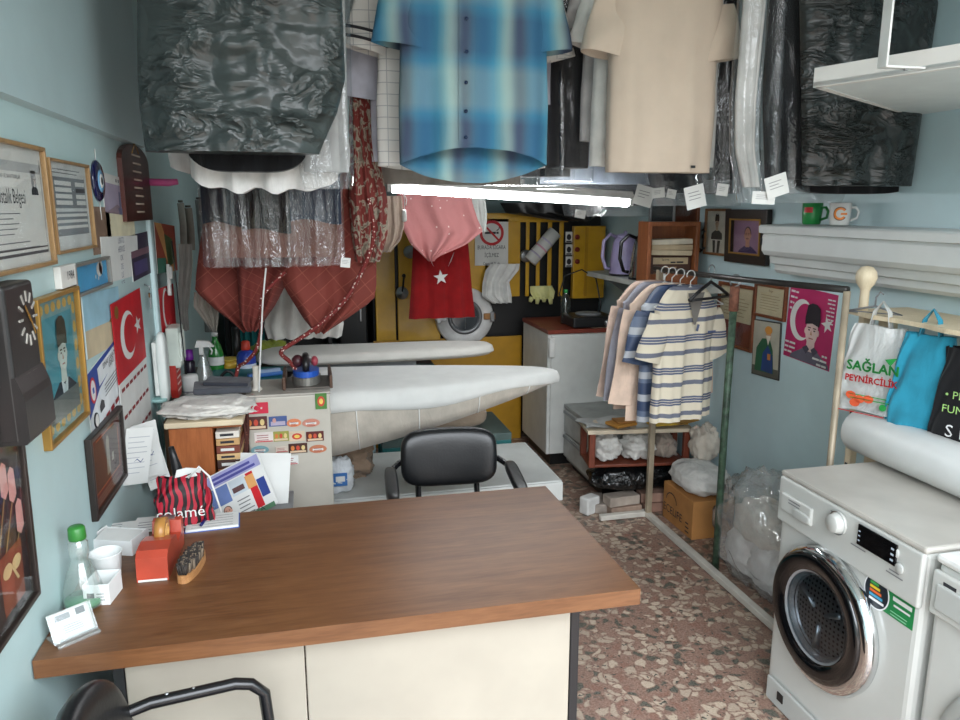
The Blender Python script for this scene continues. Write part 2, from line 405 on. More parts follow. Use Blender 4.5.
# card holder
t=thing('card_holder','clear acrylic holder with a white business card at the near counter corner','holder',loc(74,636),R(38))
GA=film('acrylic',(232,236,232),.2,.45,(2,2,2),.05,.05)
b=B(); b.box((.0,0,.003),(.085,.06,.006),GA,.002); b.prism([(-.042,0),(.042,0),(.042,.006),(-.042,.006)],-.03,-.026,GA); b.build('holder_base',t)
bc=B(); bc.box((0,0,.03),(.08,.006,.058),PAPER,.001); bc.rc(-.036,.004,.036,.056,PAPER,8); bc.lines(-.02,.02,.012,.03,4,GREYINK,9); bc.rc(-.03,.04,.0,.052,GREYINK,9); bc.rc(.012,.04,.03,.054,INK,9)
bc.build('business_card',t,(0,-.008,.004),(R(-28),0,0))
B().box((0,0,.03),(.088,.003,.062),GA,.001).build('front_pane',t,(0,-.014,.004),(R(-28),0,0))
# tape dispenser
OR=col(172,66,46,.35,coat=.3)
p0,p1=loc(147,594),loc(175,534)
dv=(p1-p0); ang=math.atan2(dv.y,dv.x); Ld=.215
t=thing('tape_dispenser','red orange tape dispenser holding a roll of brown tape','tape dispenser',(p0+p1)/2,ang)
b=B()
prof=[(-.105,0),(.1,0),(.108,.06),(.104,.076),(.085,.074),(.075,.045),(.03,.038),(.012,.066),(-.04,.076),(-.085,.072),(-.1,.058)]
b.prism(prof,-.036,.036,OR); b.build('dispenser_body',t)
B().lathe([(.02,-.012),(.036,-.012),(.036,.012),(.02,.012),(.02,-.012)],col(170,120,60,.3),26,(.028,0,.07),'y',caps=False).build('tape_roll',t)
B().lathe([(.012,-.014),(.021,-.014),(.021,.014),(.012,.014),(.012,-.014)],col(210,160,90,.4),20,(.028,0,.07),'y',caps=False).build('roll_core',t)
B().box((.1,0,.078),(.012,.036,.006),STEEL).build('cutter_blade',t); B().box((-.012,0,.003),(.19,.066,.005),PAPER,.001).build('base_pad',t)
# brush
t=thing('clothes_brush','wooden clothes brush lying with dark bristles up','brush',loc(187,570)+Vector((.012,0,0)),R(80))
b=B(); n=24; out=[(.075*cos(2*PI*i/n)*(1 if abs(cos(2*PI*i/n))<.99 else 1),.023*math.copysign(abs(sin(2*PI*i/n))**.7,sin(2*PI*i/n))) for i in range(n)]
b.slab(out,0,.02,wood((150,104,62),(186,138,90),8,'x')); b.build('brush_back',t)
b=B(); r2=random.Random(3); BR=col(48,42,38,.8,var=.3,scale=60); BG=col(120,105,88,.8)
for i in range(23):
    for j in range(8):
        x=-.066+.132*i/22; y=-.017+.034*j/7
        if (x/.071)**2+(y/.02)**2<1.05:
            dx,dy=r2.uniform(-.004,.004),r2.uniform(-.003,.003)
            b.tube([(x,y,.018),(x+dx,y+dy,.044)],[.0032,.0026],BR if r2.random()<.75 else BG,5)
tag(b.build('bristles',t),kind='stuff')
# papers at the back left of the desk
t=thing('paper_sheets','loose white printed sheets along the back edge of the counter','papers',loc(160,524),R(3))
b=B()
for k,(dx,dy,a) in enumerate(((-.06,0,.05),(.03,.01,-.06),(.0,-.012,.02))):
    b.M=Matrix.Translation((dx,dy,.001+.0012*k))@Matrix.Rotation(a,4,'Z'); b.box((0,0,0),(.2,.085,.0008),PAPER)
    for q in range(4): b.box((-.02,-.028+.018*q,.0006),(.13*rnd.uniform(.5,1),.004,.0003),GREYINK)
b.build('printed_sheets',t)
t=thing('receipt_book','open receipt book with white pages lying under a blue pen','book',loc(213,523),R(4))
b=B(); b.box((0,0,.004),(.14,.1,.007),PAPER,.001)
for q in range(5): b.box((0,-.04+.018*q,.008),(.11,.0015,.0004),GREYINK)
b.build('pages',t); B().box((0,0,.0005),(.146,.106,.001),BLUEP).build('cover',t)
t=thing('pen','blue ballpoint pen lying on the receipt book','pen',loc(208,520)+Vector((0,0,.012)),R(80))
b=B(); b.tube([(-.06,0,0),(.05,0,0)],.0035,col(30,40,150,.3),8); b.build('barrel',t); B().tube([(.05,0,0),(.066,0,0)],[.0035,.0012],STEEL,8).build('tip',t); B().tube([(-.063,0,0),(-.02,0,0)],.0042,col(20,25,90,.3),8).build('pen_cap',t)
# ================================================================ CHAIRS
BLK=col(20,21,23,.33,bmp=.08,bscale=120); TUBEK=col(18,18,20,.25)
def pillow(b,w,h,d,m,bend=0,e=.45,M=None,n=36,k=18):
    """rounded pad in the XZ plane, thickness along Y, bent towards -Y at its sides"""
    vs=[];fs=[]; S=lambda v,p:math.copysign(abs(v)**p,v)
    prof=[(.25,1),(.5,.985),(.68,.95),(.8,.88),(.89,.76),(.95,.58),(.985,.34),(1,0)]
    prof=[(q,-y) for q,y in prof]+[(q,y) for q,y in prof[-2::-1]]; k=len(prof)-1
    for j in range(k+1):
        for i in range(n):
            a=2*PI*i/n; x=w/2*S(cos(a),e)*prof[j][0]; z=h/2*S(sin(a),e)*prof[j][0]; y=d/2*prof[j][1]
            p=Vector((x,y-bend*(x/(w/2))**2,z)); vs.append(M@p if M else p)
    for j in range(k):
        for i in range(n): fs.append((j*n+i,j*n+(i+1)%n,(j+1)*n+(i+1)%n,(j+1)*n+i))
    fs+=[tuple(range(n))[::-1],tuple(k*n+i for i in range(n))]
    return b.add(vs,fs,m,True)
c=at(449,460,Y=2.75)
t=thing('office_chair','black padded armchair behind the counter desk facing the room','chair',(c.x,2.7,0),R(-4))
b=B(); pillow(b,.385,.235,.075,BLK,.03,.5); b.build('backrest',t,(0,.1,c.z),(R(-8),0,0))
b=B(); pillow(b,.44,.44,.09,BLK,0,.35); b.build('seat',t,(0,-.16,.46),(R(90),0,0))
for s in (-1,1):
    b=B(); b.tube([(s*.12,.12,c.z-.06),(s*.12,.15,.62),(s*.12,.08,.44),(s*.12,-.1,.41)],.012,TUBEK,10); b.build('back_support',t)
    b=B(); pillow(b,.05,.29,.036,BLK,0,.5,Matrix.Translation((s*.235,-.10,.695))@Matrix.Rotation(R(90+5),4,'X')); a=b.build('armrest',t)
    B().tube([(s*.15,.11,.72),(s*.20,.09,.71),(s*.235,.04,.695),(s*.235,-.05,.68)],.012,TUBEK,10).tube([(s*.235,-.16,.67),(s*.24,-.2,.5),(s*.18,-.2,.42)],.011,TUBEK,10).build('arm_tube',a)
B().cyl((0,-.12,.08),.028,.34,TUBEK,16).build('gas_column',t)
for k in range(5):
    a=2*PI*k/5+.3; L=B().tube([(0,-.12,.1),(.14*cos(a),-.12+.14*sin(a),.085),(.27*cos(a),-.12+.27*sin(a),.07)],[.024,.02,.014],TUBEK,8).build('leg',t)
    B().cyl((.27*cos(a),-.12+.27*sin(a)-.011,.028),.026,.022,TUBEK,14,'y').build('caster',L)
# visitor chair at the lower left, turned towards the room
p=at(72,684,Y=1.2)
t=thing('visitor_chair','black visitor chair against the left wall in front of the counter','chair',(-.25,1.215,0),R(90+7))
zt=at(72,682,Y=1.2).z-.085
b=B(); pillow(b,.44,.36,.06,BLK,.05,.55); b.build('backrest',t,(0,.15,zt-.18),(R(-10),0,0))
b=B(); pillow(b,.45,.44,.07,BLK,0,.35); b.build('seat',t,(0,-.1,.46),(R(90),0,0))
q1=at(118,702,Y=1.32); q2=at(232,690,Y=1.32); q3=at(258,703,Y=1.32)
for s in (-1,1):
    za=q2.z-.075
    b=B(); b.tube([(s*.17,.16,za-.05),(s*.21,.13,za-.01),(s*.22,.06,za),(s*.22,-.10,za+.004),(s*.22,-.13,za-.004),(s*.22,-.155,za-.03),(s*.22,-.17,.5),(s*.21,-.3,.03)],.0125,TUBEK,12)
    for z_ in (-.02,.03): b.sph((s*.22,z_,za+.012),.004,STEEL,8,5)
    b.build('arm_frame',t)
    B().tube([(s*.19,.16,zt-.1),(s*.2,.17,.45),(s*.22,.2,.01)],.0125,TUBEK,10).build('leg',t)
B().tube([(-.2,-.1,.43),(.2,-.1,.43)],.012,TUBEK).build('seat_frame',t)
# ================================================================ WASHING MACHINES
WM=col(192,193,188,.28,var=.01,coat=.3); WM2=col(178,180,176,.3,var=.01)
def wmf(px,py): q=at(px,py,X=1.515); return (-(q.y-1.777),q.z)
t=thing('washing_machine','white front loading washing machine with a black and chrome porthole door','washing machine',(1.815,1.777,0),RW)
fy=-.30
b=B(); b.box((0,.01,.425),(.61,.58,.81),WM,.022,seg=3); b.build('body',t)
b=B(); b.box((0,-.284,.745),(.606,.02,.155),WM,.008,seg=3); b.build('control_panel_housing',t)
b=B(); b.box((0,.006,.832),(.612,.592,.02),col(172,168,160,.4,var=.08,scale=4),.008); b.build('top_plate',t)
b=B(); b.box((0,-.289,.05),(.56,.012,.085),WM2,.004); b.box((-.2,-.296,.055),(.03,.004,.03),BLACK); b.build('kick_plate',t)
for sx in (-1,1):
    for sy in (-1,1): B().cyl((sx*.24,sy*.24,0),.025,.03,BLACK,12).build('foot',t)
Yf=-.281
# drawer, knob, display
x0,z0=wmf(790,490); x1,z1=wmf(834,520)
dr=B(); dr.box(((-.283+-.115)/2,-.299,.745),(.155,.012,.06),WM,.006,seg=3); dr=dr.build('detergent_drawer',t)
b=B(); pillow(b,.085,.03,.012,WM2,0,.6,Matrix.Translation((-.165,-.306,.733))); b.build('drawer_handle',dr)
b=B(); b.lines(-.235,-.17,.752,.772,2,GREYINK,1,-.3055,.35,.3); b.build('drawer_print',dr)
kx,kz=wmf(838,523)
kb=B(); kb.lathe([(.036,0),(.036,.006),(.03,.008),(.028,.024),(.024,.028),(0,.028)],WM,32,(kx,-.297,kz),'y'); kb=kb.build('program_knob',t)
for k in range(0): pass
B().lathe([(.031,.0055),(.031,.0075),(.036,.0075)],CHROME,32,(kx,-.297,kz),'y',caps=False).build('knob_ring',kb)
dx0,dz0=wmf(857,553); dx1,dz1=wmf(897,540)
b=B(); b.box(((dx0+dx1)/2,-.2995,.782),(abs(dx1-dx0)+.01,.006,.062),BLACKGL,.002); cxd=(dx0+dx1)/2
DG=col(150,160,170,.5,emit=.3)
for k in range(3): b.rc(cxd+.055,.762+.016*k,cxd+.066,.768+.016*k,DG,1,-.3028); b.rc(cxd-.068,.764+.014*k,cxd-.06,.768+.014*k,DG,1,-.3028)
b.build('display',t)
b=B()
for k in range(2):
    b.lathe([(.015,0),(.015,.003),(.012,.005),(0,.005)],WM2,20,(.215,-.297,.79-.0*k) if k==0 else (.185+.05,-.297,.752),'y')
b.build('push_button',t)
b=B(); 
for x0_,x1_,z_ in ((.19,.25,.722),(.20,.235,.732),(.05,.11,.738),(-.045,-.02,.80),(-.045,-.025,.786),(-.045,-.022,.772)): b.rc(x0_,z_,x1_,z_+.004,GREYINK,1,-.297)
b.build('panel_print',t)
b=B(); b.rc(-.285,.667,-.232,.697,col(235,240,235,.5),1,-.281); b.rc(-.283,.669,-.258,.695,GREENP,2,-.281); b.tx('A',-.27,.676,.016,PAPER,3,-.281); b.rc(-.253,.672,-.236,.692,INK,2,-.281); b.build('energy_label',t)
b=B(); g0=wmf(872,585); cxg=.185; czg=.63
GG=col(30,130,70,.4)
b.rc(cxg-.03,czg-.036,cxg+.10,czg+.036,GG,1,Yf); b.el(cxg-.035,czg+.006,.048,.052,col(235,235,235,.5),2,28,Yf); b.el(cxg-.035,czg+.006,.044,.048,col(20,30,40,.4),3,28,Yf)
for k,cc in enumerate(((60,160,80),(220,190,40),(220,100,40),(70,160,200),(235,235,235))): b.rc(cxg-.06,czg+.024-.012*k,cxg-.028+.006*k,czg+.032-.012*k,col(*cc,.5),4,Yf)
b.rc(cxg+.025,czg+.014,cxg+.092,czg+.026,PAPER,3,Yf); b.rc(cxg+.03,czg-.002,cxg+.088,czg+.004,PAPER,3,Yf); b.lines(cxg+.02,cxg+.09,czg-.03,czg-.012,2,col(150,210,170,.5),3,Yf)
b.build('guarantee_sticker',t)
# door
cx,cz,Rr=-.037,.447,.226
dz=thing('door',None,None,(cx,-.283,cz)); dz.parent=t; del dz
door=[o for o in t.children if o.name.startswith('door')][0]
bpy.data.objects.remove(door)
b=B(); b.lathe([(Rr-.012,0),(Rr,.004),(Rr+.002,.016),(Rr-.006,.034),(Rr-.022,.042),(Rr-.045,.036),(Rr-.05,.02)],CHROME,64,(0,0,0),'y',caps=False)
door=b.build('door',t,(cx,-.281,cz))
e=-.016
b=B(); b.lathe([(Rr-.022,.02),(Rr-.024,.040),(Rr-.034,.046),(Rr-.078,.040),(Rr-.086,.028)],BLACKGL,64,(e,0,0),'y',caps=False); b.build('black_ring',door)
b=B(); b.lathe([(Rr-.078,.036),(Rr-.09,.030),(Rr-.105,.0),(Rr-.115,-.02)],col(150,153,156,.25,.4),64,(e,0,0),'y',caps=False); b.build('inner_ring',door)
b=B(); rr=Rr-.088; b.lathe([(rr,.030),(rr*.9,.034),(rr*.6,.040),(rr*.3,.043),(0,.044)],glassm('door_glass',(180,186,190),.01),48,(e,0,0),'y',caps=False); b.build('porthole_glass',door)
# drum with holes inside (opening cut by hiding nothing: drum sits in a dark well in front of the body)
def drummat():
    m,nt,bb=newmat('perforated_drum_steel'); bb.inputs['Metallic'].default_value=.85; bb.inputs['Roughness'].default_value=.3
    o=xyz(nt,'UV') if 0 else None
    v=co(nt,(1,0,1)); vo=N(nt,'ShaderNodeTexVoronoi',i_Scale=60.,i_Randomness=.15); nt.links.new(v,vo.inputs['Vector'])
    nt.links.new(ramp(nt,vo.outputs[0],[(.22,(14,14,16)),(.3,(150,152,155))]),bb.inputs['Base Color']); return m
b=B(); b.lathe([(rr-.012,.012),(rr-.014,-.0),(rr-.03,-.004)],BLACK,48,(e,0,0),'y',caps=False)
b.sph((e,.0,0),(rr-.012,.013,rr-.012),drummat(),40,20)
for k in range(3):
    a=2*PI*k/3+.5; b.tube([(e+.03*cos(a),-.014,.03*sin(a)),(e+(rr-.03)*cos(a),-.014,(rr-.03)*sin(a))],[.006,.012],STEEL,8)
b.build('drum',door)
B().box((Rr-.012,-.014,0),(.02,.012,.07),CHROME,.004).build('door_handle',door)
B().box((-.225+.0,0,0),(.02,.02,.1),WM2,.004).build('hinge',door)
# second machine
t=thing('tumble_dryer','white dryer cut off by the frame beside the washing machine','dryer',(1.82,1.155,0),RW)
b=B(); b.box((0,.01,.415),(.585,.58,.81),WM,.018,seg=3); b.build('body',t)
b=B(); b.box((0,.006,.83),(.587,.592,.024),col(214,214,210,.4),.01); b.build('top_plate',t)
b=B(); b.box((0,-.287,.74),(.58,.016,.12),WM,.006); b.box((-.2,-.297,.735),(.14,.01,.07),WM2,.008); b.lines(-.255,-.215,.772,.784,1,INK,1,-.2955,.8,.1); b.build('control_panel',t)
b=B(); b.lathe([(.235,0),(.232,.02),(.2,.04),(.1,.055),(0,.058)],WM,48,(0.02,-.28,.38),'y'); dd=b.build('door',t)
b=B(); b.lathe([(.19,.046),(.17,.058),(.15,.052)],WM2,48,(.02,-.28,.38),'y',caps=False); b.build('door_rim',dd)
for sx in (-1,1):
    for sy in (-1,1): B().cyl((sx*.24,sy*.24,0),.025,.03,BLACK,12).build('foot',t)
# roll of film lying on the machines
RL=col(214,216,214,.38,var=.02)
a0=Vector((1.86,2.21,.846+.078)); a1=Vector((1.86,1.0,.846+.078))
t=thing('plastic_roll','thick roll of pale garment film lying across both machine tops','roll',(1.90,1.6,.925),0)
b=B(); b.lathe([(.02,-.58),(.076,-.58),(.078,-.575),(.078,.575),(.076,.58),(.02,.58)],RL,36,(0,0,0),'y'); b.lathe([(.0,-.585),(.07,-.57),(.076,-.5),(.076,.57),(.0,.57)],col(214,216,216,.5,var=.03),36,(0,0,0),'y'); b.build('film_roll',t)
B().lathe([(.016,-.60),(.022,-.60),(.022,.60),(.016,.60)],col(150,120,85,.7),16,(0,0,0),'y',caps=False).build('cardboard_core',t)
# ================================================================ RIGHT WALL
# suspended white shelf near the camera
SH=col(218,216,210,.5,var=.02)
P0=at(813,87,Z=2.03)
t=thing('hanging_shelf','white hanging shelf at the upper right with a steel strap bracket','shelf',(P0.x,P0.y,2.03))
b=B(); b.slab([(0,0),(.25,-.70),(2.19-P0.x,-.70),(2.19-P0.x,.50)],0,.012,col(205,212,210,.5,var=.02)); b.build('shelf_board',t)
b=B(); b.slab([(0,0),(.25,-.70),(.268,-.695),(.02,.012)],-.002,.05,SH); b.slab([(0,0),(.02,-.012),(2.19-P0.x,.488),(2.19-P0.x,.50)],-.002,.05,SH); b.build('edge_trim',t)
q=at(884,66,Z=2.028); q2=at(928,68,Z=2.028)
b=B(); lx,ly=q.x-P0.x,q.y-P0.y; ex,ey=q2.x-P0.x,q2.y-P0.y
dv=Vector((ex-lx,ey-ly,0)).normalized(); an=math.atan2(dv.y,dv.x)
b.M=Matrix.Translation((lx,ly,0))@Matrix.Rotation(an,4,'Z')
b.box((.05,0,-.004),(.11,.024,.005),WHITE,.001); b.box((-.004,0,.42),(.006,.03,.85),WHITE,.001); b.sph((.06,0,-.008),(.006,.006,.003),STEEL,8,6)
b.M=Matrix(); b.build('strap_bracket',t)
# roller shutter housing on the right wall
SHU=col(206,210,208,.4,var=.02)
t=thing('shutter_box','long white stepped roller shutter box along the right wall','shutter box',(2.197,0,0))
def prf(y0,y1):
    pr_=[(0,1.40),(-.06,1.405),(-.075,1.42),(-.075,1.445),(-.10,1.452),(-.105,1.475),(-.105,1.485),(-.135,1.49),(-.15,1.51),(-.15,1.575),(-.145,1.585),(-.17,1.59),(-.172,1.618),(-.165,1.625),(0,1.63)]
    n=len(pr_); vs=[(x,y0,z) for x,z in pr_]+[(x,y1,z) for x,z in pr_]
    return vs,[tuple(range(n)),tuple(range(2*n-1,n-1,-1))]+[(i,(i+1)%n,n+(i+1)%n,n+i) for i in range(n)]
v,f=prf(.6,3.07); B().add(v,f,SHU).build('housing',t)
b=B(); 
for z_ in (1.54,1.50): b.cyl((-.12,3.07,z_),.012,.012,GREYP,12,'y') if 0 else b.lathe([(0,0),(.013,0),(.013,-.014),(0,-.014)],GREYP,12,(-.10,3.068,z_),'y')
b.box((-.13,3.074,1.55),(.05,.012,.03),INK,.002); b.build('end_bracket',t)
zt=1.63
def mug(name,label,p,m,rz,decal):
    t=thing(name,label,'mug',p,rz)
    b=B(); b.lathe([(0,.001),(.032,.001),(.036,.006),(.039,.04),(.041,.088),(.039,.09),(.036,.086),(.034,.01),(0,.008)],m,28); o=b.build('mug_body',t)
    B().tube([(.037,0,.07),(.055,0,.072),(.066,0,.055),(.062,0,.03),(.036,0,.02)],.0055,m,10).build('handle',t)
    decal(t); return t
def curved(b,fn_pts,m,r=.0405): pass
def dG(t):
    b=B(); OG=col(226,130,40,.4); K=col(40,40,40,.5)
    for rr,m,l in ((.027,K,.0412),(.024,OG,.0416)):
        vs=[];n=26
        for i in range(n+1):
            a=R(35)+R(290)*i/n
            for q in (rr,rr-.008): x,z=q*cos(a)*.95,.047+q*sin(a); ph=x/.04; vs.append((l*sin(ph),-l*cos(ph),z))
        b.add(vs,[(2*i,2*i+1,2*i+3,2*i+2) for i in range(n)],m)
    vs=[]
    for x,z in ((.002,.05),(.026,.05),(.026,.042),(.002,.042)): ph=x/.04; vs.append((.0416*sin(ph),-.0416*cos(ph),z))
    b.add(vs,[(0,1,2,3)],OG); b.build('letter_print',t)
p1=at(845,223,X=2.10); mug('coffee_mug','white mug printed with an orange letter G on the shutter box',(2.10,at(840,215,X=2.10).y,zt+.001),WHITE,R(-38),dG)
def dR(t):
    b=B(); vs=[]; n=12
    for i in range(n+1):
        for z in (.05,.072): a=-.45+.9*i/n; vs.append((.0412*sin(a),-.0412*cos(a),z))
    b.add(vs,[(2*i,2*i+2,2*i+3,2*i+1) for i in range(n)],col(190,40,40,.4)); b.build('red_label',t)
mug('soup_cup','green cup with a red label next to the white mug',(2.10,at(812,215,X=2.10).y,zt+.001),col(40,140,70,.35),R(-60),dR)
def photo_frame(name,label,cat,loc_,w,h,fm,fw,fill,rot,depth=.018,group=None,mount=None,glass=True,pfill=None,fname='frame'):
    """frame + picture + optional glass, local centre at loc_, facing -Y"""
    t=thing(name,label,cat,loc_,0,group,rot)
    b=B()
    for s in (-1,1): b.box((s*(w/2-fw/2),-depth/2,0),(fw,depth,h),fm,min(.003,fw*.2)); b.box((0,-depth/2,s*(h/2-fw/2)),(w-fw*1.2,depth*.98,fw),fm,min(.003,fw*.2))
    b.build(fname,t)
    p=B(); p.box((0,-.004,0),(w-fw*1.2,.004,h-fw*1.2),pfill or PAPER)
    fill(p,w-2*fw,h-2*fw,-.0061); p.build('picture',t)
    if glass: 
        g=B(); g.box((0,-depth*.72,0),(w-2*fw+.002,.001,h-2*fw+.002),glassm('picture_glass',(252,253,253),.04,.4)); g.build('glass_pane',t)
    return t
def person(b,cx,cz,s,y,hat=None,skin=SKIN,coat=INK,shirt=None,tie=None,mus=False,l=2,hair=None,low=1.7):
    """bust: s = face height"""
    b.fl([(cx-1.15*s,cz-low*s),(cx-1.05*s,cz-min(1.05,low-.1)*s),(cx-.42*s,cz-.72*s),(cx+.42*s,cz-.72*s),(cx+1.05*s,cz-min(1.05,low-.1)*s),(cx+1.15*s,cz-low*s)],coat,l,y)
    b.fl([(cx-.22*s,cz-.3*s),(cx+.22*s,cz-.3*s),(cx+.24*s,cz-.78*s),(cx-.24*s,cz-.78*s)],skin,l+1,y)
    if shirt:
        b.fl([(cx-.3*s,cz-.68*s),(cx,cz-.85*s),(cx+.3*s,cz-.68*s),(cx+.06*s,cz-1.7*s),(cx-.06*s,cz-1.7*s)],shirt,l+2,y)
    if tie: b.fl([(cx-.09*s,cz-.84*s),(cx+.09*s,cz-.84*s),(cx+.07*s,cz-1.65*s),(cx-.07*s,cz-1.65*s)],tie,l+3,y)
    if hair: b.el(cx,cz+.14*s,.4*s,.46*s,hair,l+1,20,y)
    b.el(cx,cz,.35*s,.52*s,skin,l+3,24,y)
    for q in (-1,1): b.el(cx+q*.36*s,cz-.02*s,.06*s,.12*s,skin,l+2,10,y)
    D=col(70,50,42,.8)
    for q in (-1,1): b.el(cx+q*.15*s,cz+.04*s,.06*s,.03*s,D,l+4,8,y); b.rc(cx+q*.15*s-.09*s,cz+.11*s,cx+q*.15*s+.09*s,cz+.15*s,D,l+4,y)
    b.fl([(cx-.03*s,cz+.05*s),(cx+.05*s,cz-.14*s),(cx-.07*s,cz-.14*s)],col(170,125,100,.8),l+4,y)
    b.rc(cx-.12*s,cz-.29*s,cx+.12*s,cz-.25*s,col(150,80,75,.8),l+4,y)
    if mus: b.rc(cx-.15*s,cz-.22*s,cx+.15*s,cz-.17*s,D,l+4,y)
    if hat: b.fl([(cx-.4*s,cz+.22*s),(cx-.42*s,cz+.5*s),(cx-.34*s,cz+.95*s),(cx-.1*s,cz+1.05*s),(cx+.16*s,cz+1.03*s),(cx+.36*s,cz+.9*s),(cx+.43*s,cz+.5*s),(cx+.4*s,cz+.22*s),(cx,cz+.3*s)],hat,l+5,y)
def rwp(px,py,X=2.2): return at(px,py,X=X)
def cen(a,b_): return (a+b_)/2
FR_D=col(38,30,26,.4); BRW=wood((92,48,26),(128,70,40),7,'z',.4)
# soldier photo and man portrait standing on the ledge of the wall
pth=rwp(718,232); 
def f1(b,w,h,y):
    b.rc(-w/2,-h/2,w/2,h/2,col(196,190,176,.7),1,y); person(b,-.0,.045,.05,y,hat=col(60,58,52,.8),skin=col(190,165,140,.8),coat=col(70,68,62,.8))
    b.fl([(-.04,-.045),(.04,-.045),(.03,-.115),(-.03,-.115)],col(60,58,54,.8),2,y); b.fl([(-.012,-.04),(.012,-.04),(.008,-.115),(-.008,-.115)],col(200,195,185,.8),3,y)
photo_frame('picture_frame','narrow standing frame with a faded photo of a man in uniform','picture',pth,.24,.25,wood((112,74,44),(150,104,64),8,'z'),.014,f1,(0,0,RW))
def f2(b,w,h,y):
    b.rc(-w/2,-h/2,w/2,h/2,col(146,112,138,.7),1,y); person(b,-.005,.005,.075,y,low=1.15,skin=col(178,126,104,.8),coat=col(66,48,92,.8),mus=True,hair=col(46,40,40,.8))
t=photo_frame('framed_portrait','black and gold framed photo of a man in a purple shirt','picture',cen(rwp(730,215),rwp(771,260)),.37,.27,FR_D,.05,f2,(R(2),0,RW),.03)
b=B()
for s in (-1,1): b.box((s*.132,-.032,0),(.008,.006,.18),GOLD); b.box((0,-.032,s*.085),(.27,.006,.008),GOLD)
b.build('gilt_inner_trim',t)
# certificates and pictures
CERT=col(196,182,150,.7,var=.06)
def fc(b,w,h,y):
    b.rc(-w/2,-h/2,w/2,h/2,CERT,1,y); b.lines(-w*.38,w*.38,-h*.3,h*.28,6,col(150,132,104,.8),2,y,.2); b.tx('Belge',0,h*.33,h*.12,col(110,80,60,.8),2,y)
photo_frame('certificate_frame','small brown wood framed yellowed certificate beside the purple poster','certificate',cen(rwp(757,284),rwp(787,320)),.255,.165,BRW,.014,fc,(0,0,RW))
def fd(b,w,h,y):
    b.rc(-w/2,-.03,w/2,h/2,CERT,1,y); b.lines(-w*.38,w*.38,.0,h*.36,6,col(150,132,104,.8),2,y,.2)
    b.rc(-w/2,-h/2,w/2,-.03,col(112,48,40,.6),1,y); b.el(-.03,-.09,.035,.055,col(136,66,52,.6),2,18,y); b.el(.05,-.085,.03,.05,col(92,36,32,.6),2,18,y)
photo_frame('tall_certificate_frame','tall brown frame with a pale certificate above a dark red picture','certificate',cen(rwp(720,282),rwp(755,352)),.345,.335,BRW,.018,fd,(0,0,RW))
# picture of a seated bearded figure: plain generic icon in green and blue robes
t=thing('saint_picture','unframed picture of a bearded figure in green and blue robes','picture',rwp(767,349),0,None,(0,R(-3),RW))
b=B(); w_,h_=.225,.28; b.box((0,-.004,0),(w_,.006,h_),col(60,60,58,.5)); y=-.0075
b.rc(-w_/2+.006,-h_/2+.006,w_/2-.006,h_/2-.006,col(176,172,156,.6),1,y); b.rc(-w_/2+.006,-h_/2+.006,w_/2-.006,-.09,col(92,90,80,.6),2,y)
b.fl([(-.085,-.115),(-.075,-.0),(-.03,.05),(.03,.055),(.06,.0),(.07,-.115)],col(42,92,62,.6),3,y); b.fl([(-.03,-.11),(-.02,-.02),(.02,.02),(.06,-.03),(.066,-.115)],col(40,66,120,.6),4,y)
b.el(.022,.072,.022,.03,SKIN,5,16,y); b.fl([(.002,.068),(.042,.068),(.022,.02)],col(214,206,190,.8),6,y); b.el(.022,.095,.03,.02,col(206,140,60,.6),6,16,y); b.rc(.02,-.05,.045,-.02,col(190,120,60,.6),6,y)
b.build('printed_board',t)
# magenta poster
t=thing('portrait_poster','magenta poster of a man in a black fur hat before a white crescent','poster',cen(rwp(786,289),rwp(836,368)),0,None,(0,R(2.5),RW))
b=B(); w_,h_=.325,.335; b.box((0,-.001,0),(w_,.002,h_),PAPER); y=-.002; MG=col(176,28,92,.5,var=.04)
b.rc(-w_/2,-h_/2,w_/2,h_/2,MG,1,y); b.moon(-.06,.02,.095,PAPER,2,.85,y,.82,.28); b.star(.115,.03,.04,PAPER,2,PI/2+.3,y)
person(b,.022,-.018,.12,y,low=1.22,hat=col(32,26,34,.8),skin=col(206,178,172,.8),coat=col(96,92,106,.8),l=3)
b.fl([(-.0,-.085),(.02,-.10),(.0,-.125),(-.03,-.10)],col(70,66,80,.8),7,y); b.fl([(.05,-.085),(.03,-.10),(.05,-.125),(.08,-.10)],col(70,66,80,.8),7,y)
for k,w2 in enumerate((.05,.045,.026,.03)): b.rc(-.15,.137-.026*k,-.15+w2*.6,.147-.026*k,PAPER,6,y); b.rc(-.146+w2*.6,.137-.026*k,-.146+w2,.145-.026*k,PAPER,6,y)
for k,w2 in enumerate((.045,.045,.03,.05,.045,.035,.045)): b.rc(.15-w2,.137-.017*k,.15-w2*.45,.143-.017*k,PAPER,6,y); b.rc(.153-w2*.45,.137-.017*k,.153,.143-.017*k,PAPER,6,y)
for k,w2 in enumerate((.07,.07,.05)): b.rc(-.155,-.10-.022*k,-.155+w2*.4,-.091-.022*k,PAPER,8,y); b.rc(-.15+w2*.4,-.10-.022*k,-.15+w2,-.091-.022*k,PAPER,8,y)
for k,w2 in enumerate((.03,.09,.06)): b.rc(.14-w2,-.115-.022*k,.14-w2*.5,-.106-.022*k,PAPER,10,y); b.rc(.144-w2*.5,-.115-.022*k,.144,-.106-.022*k,PAPER,10,y)
b.build('printed_sheet',t)
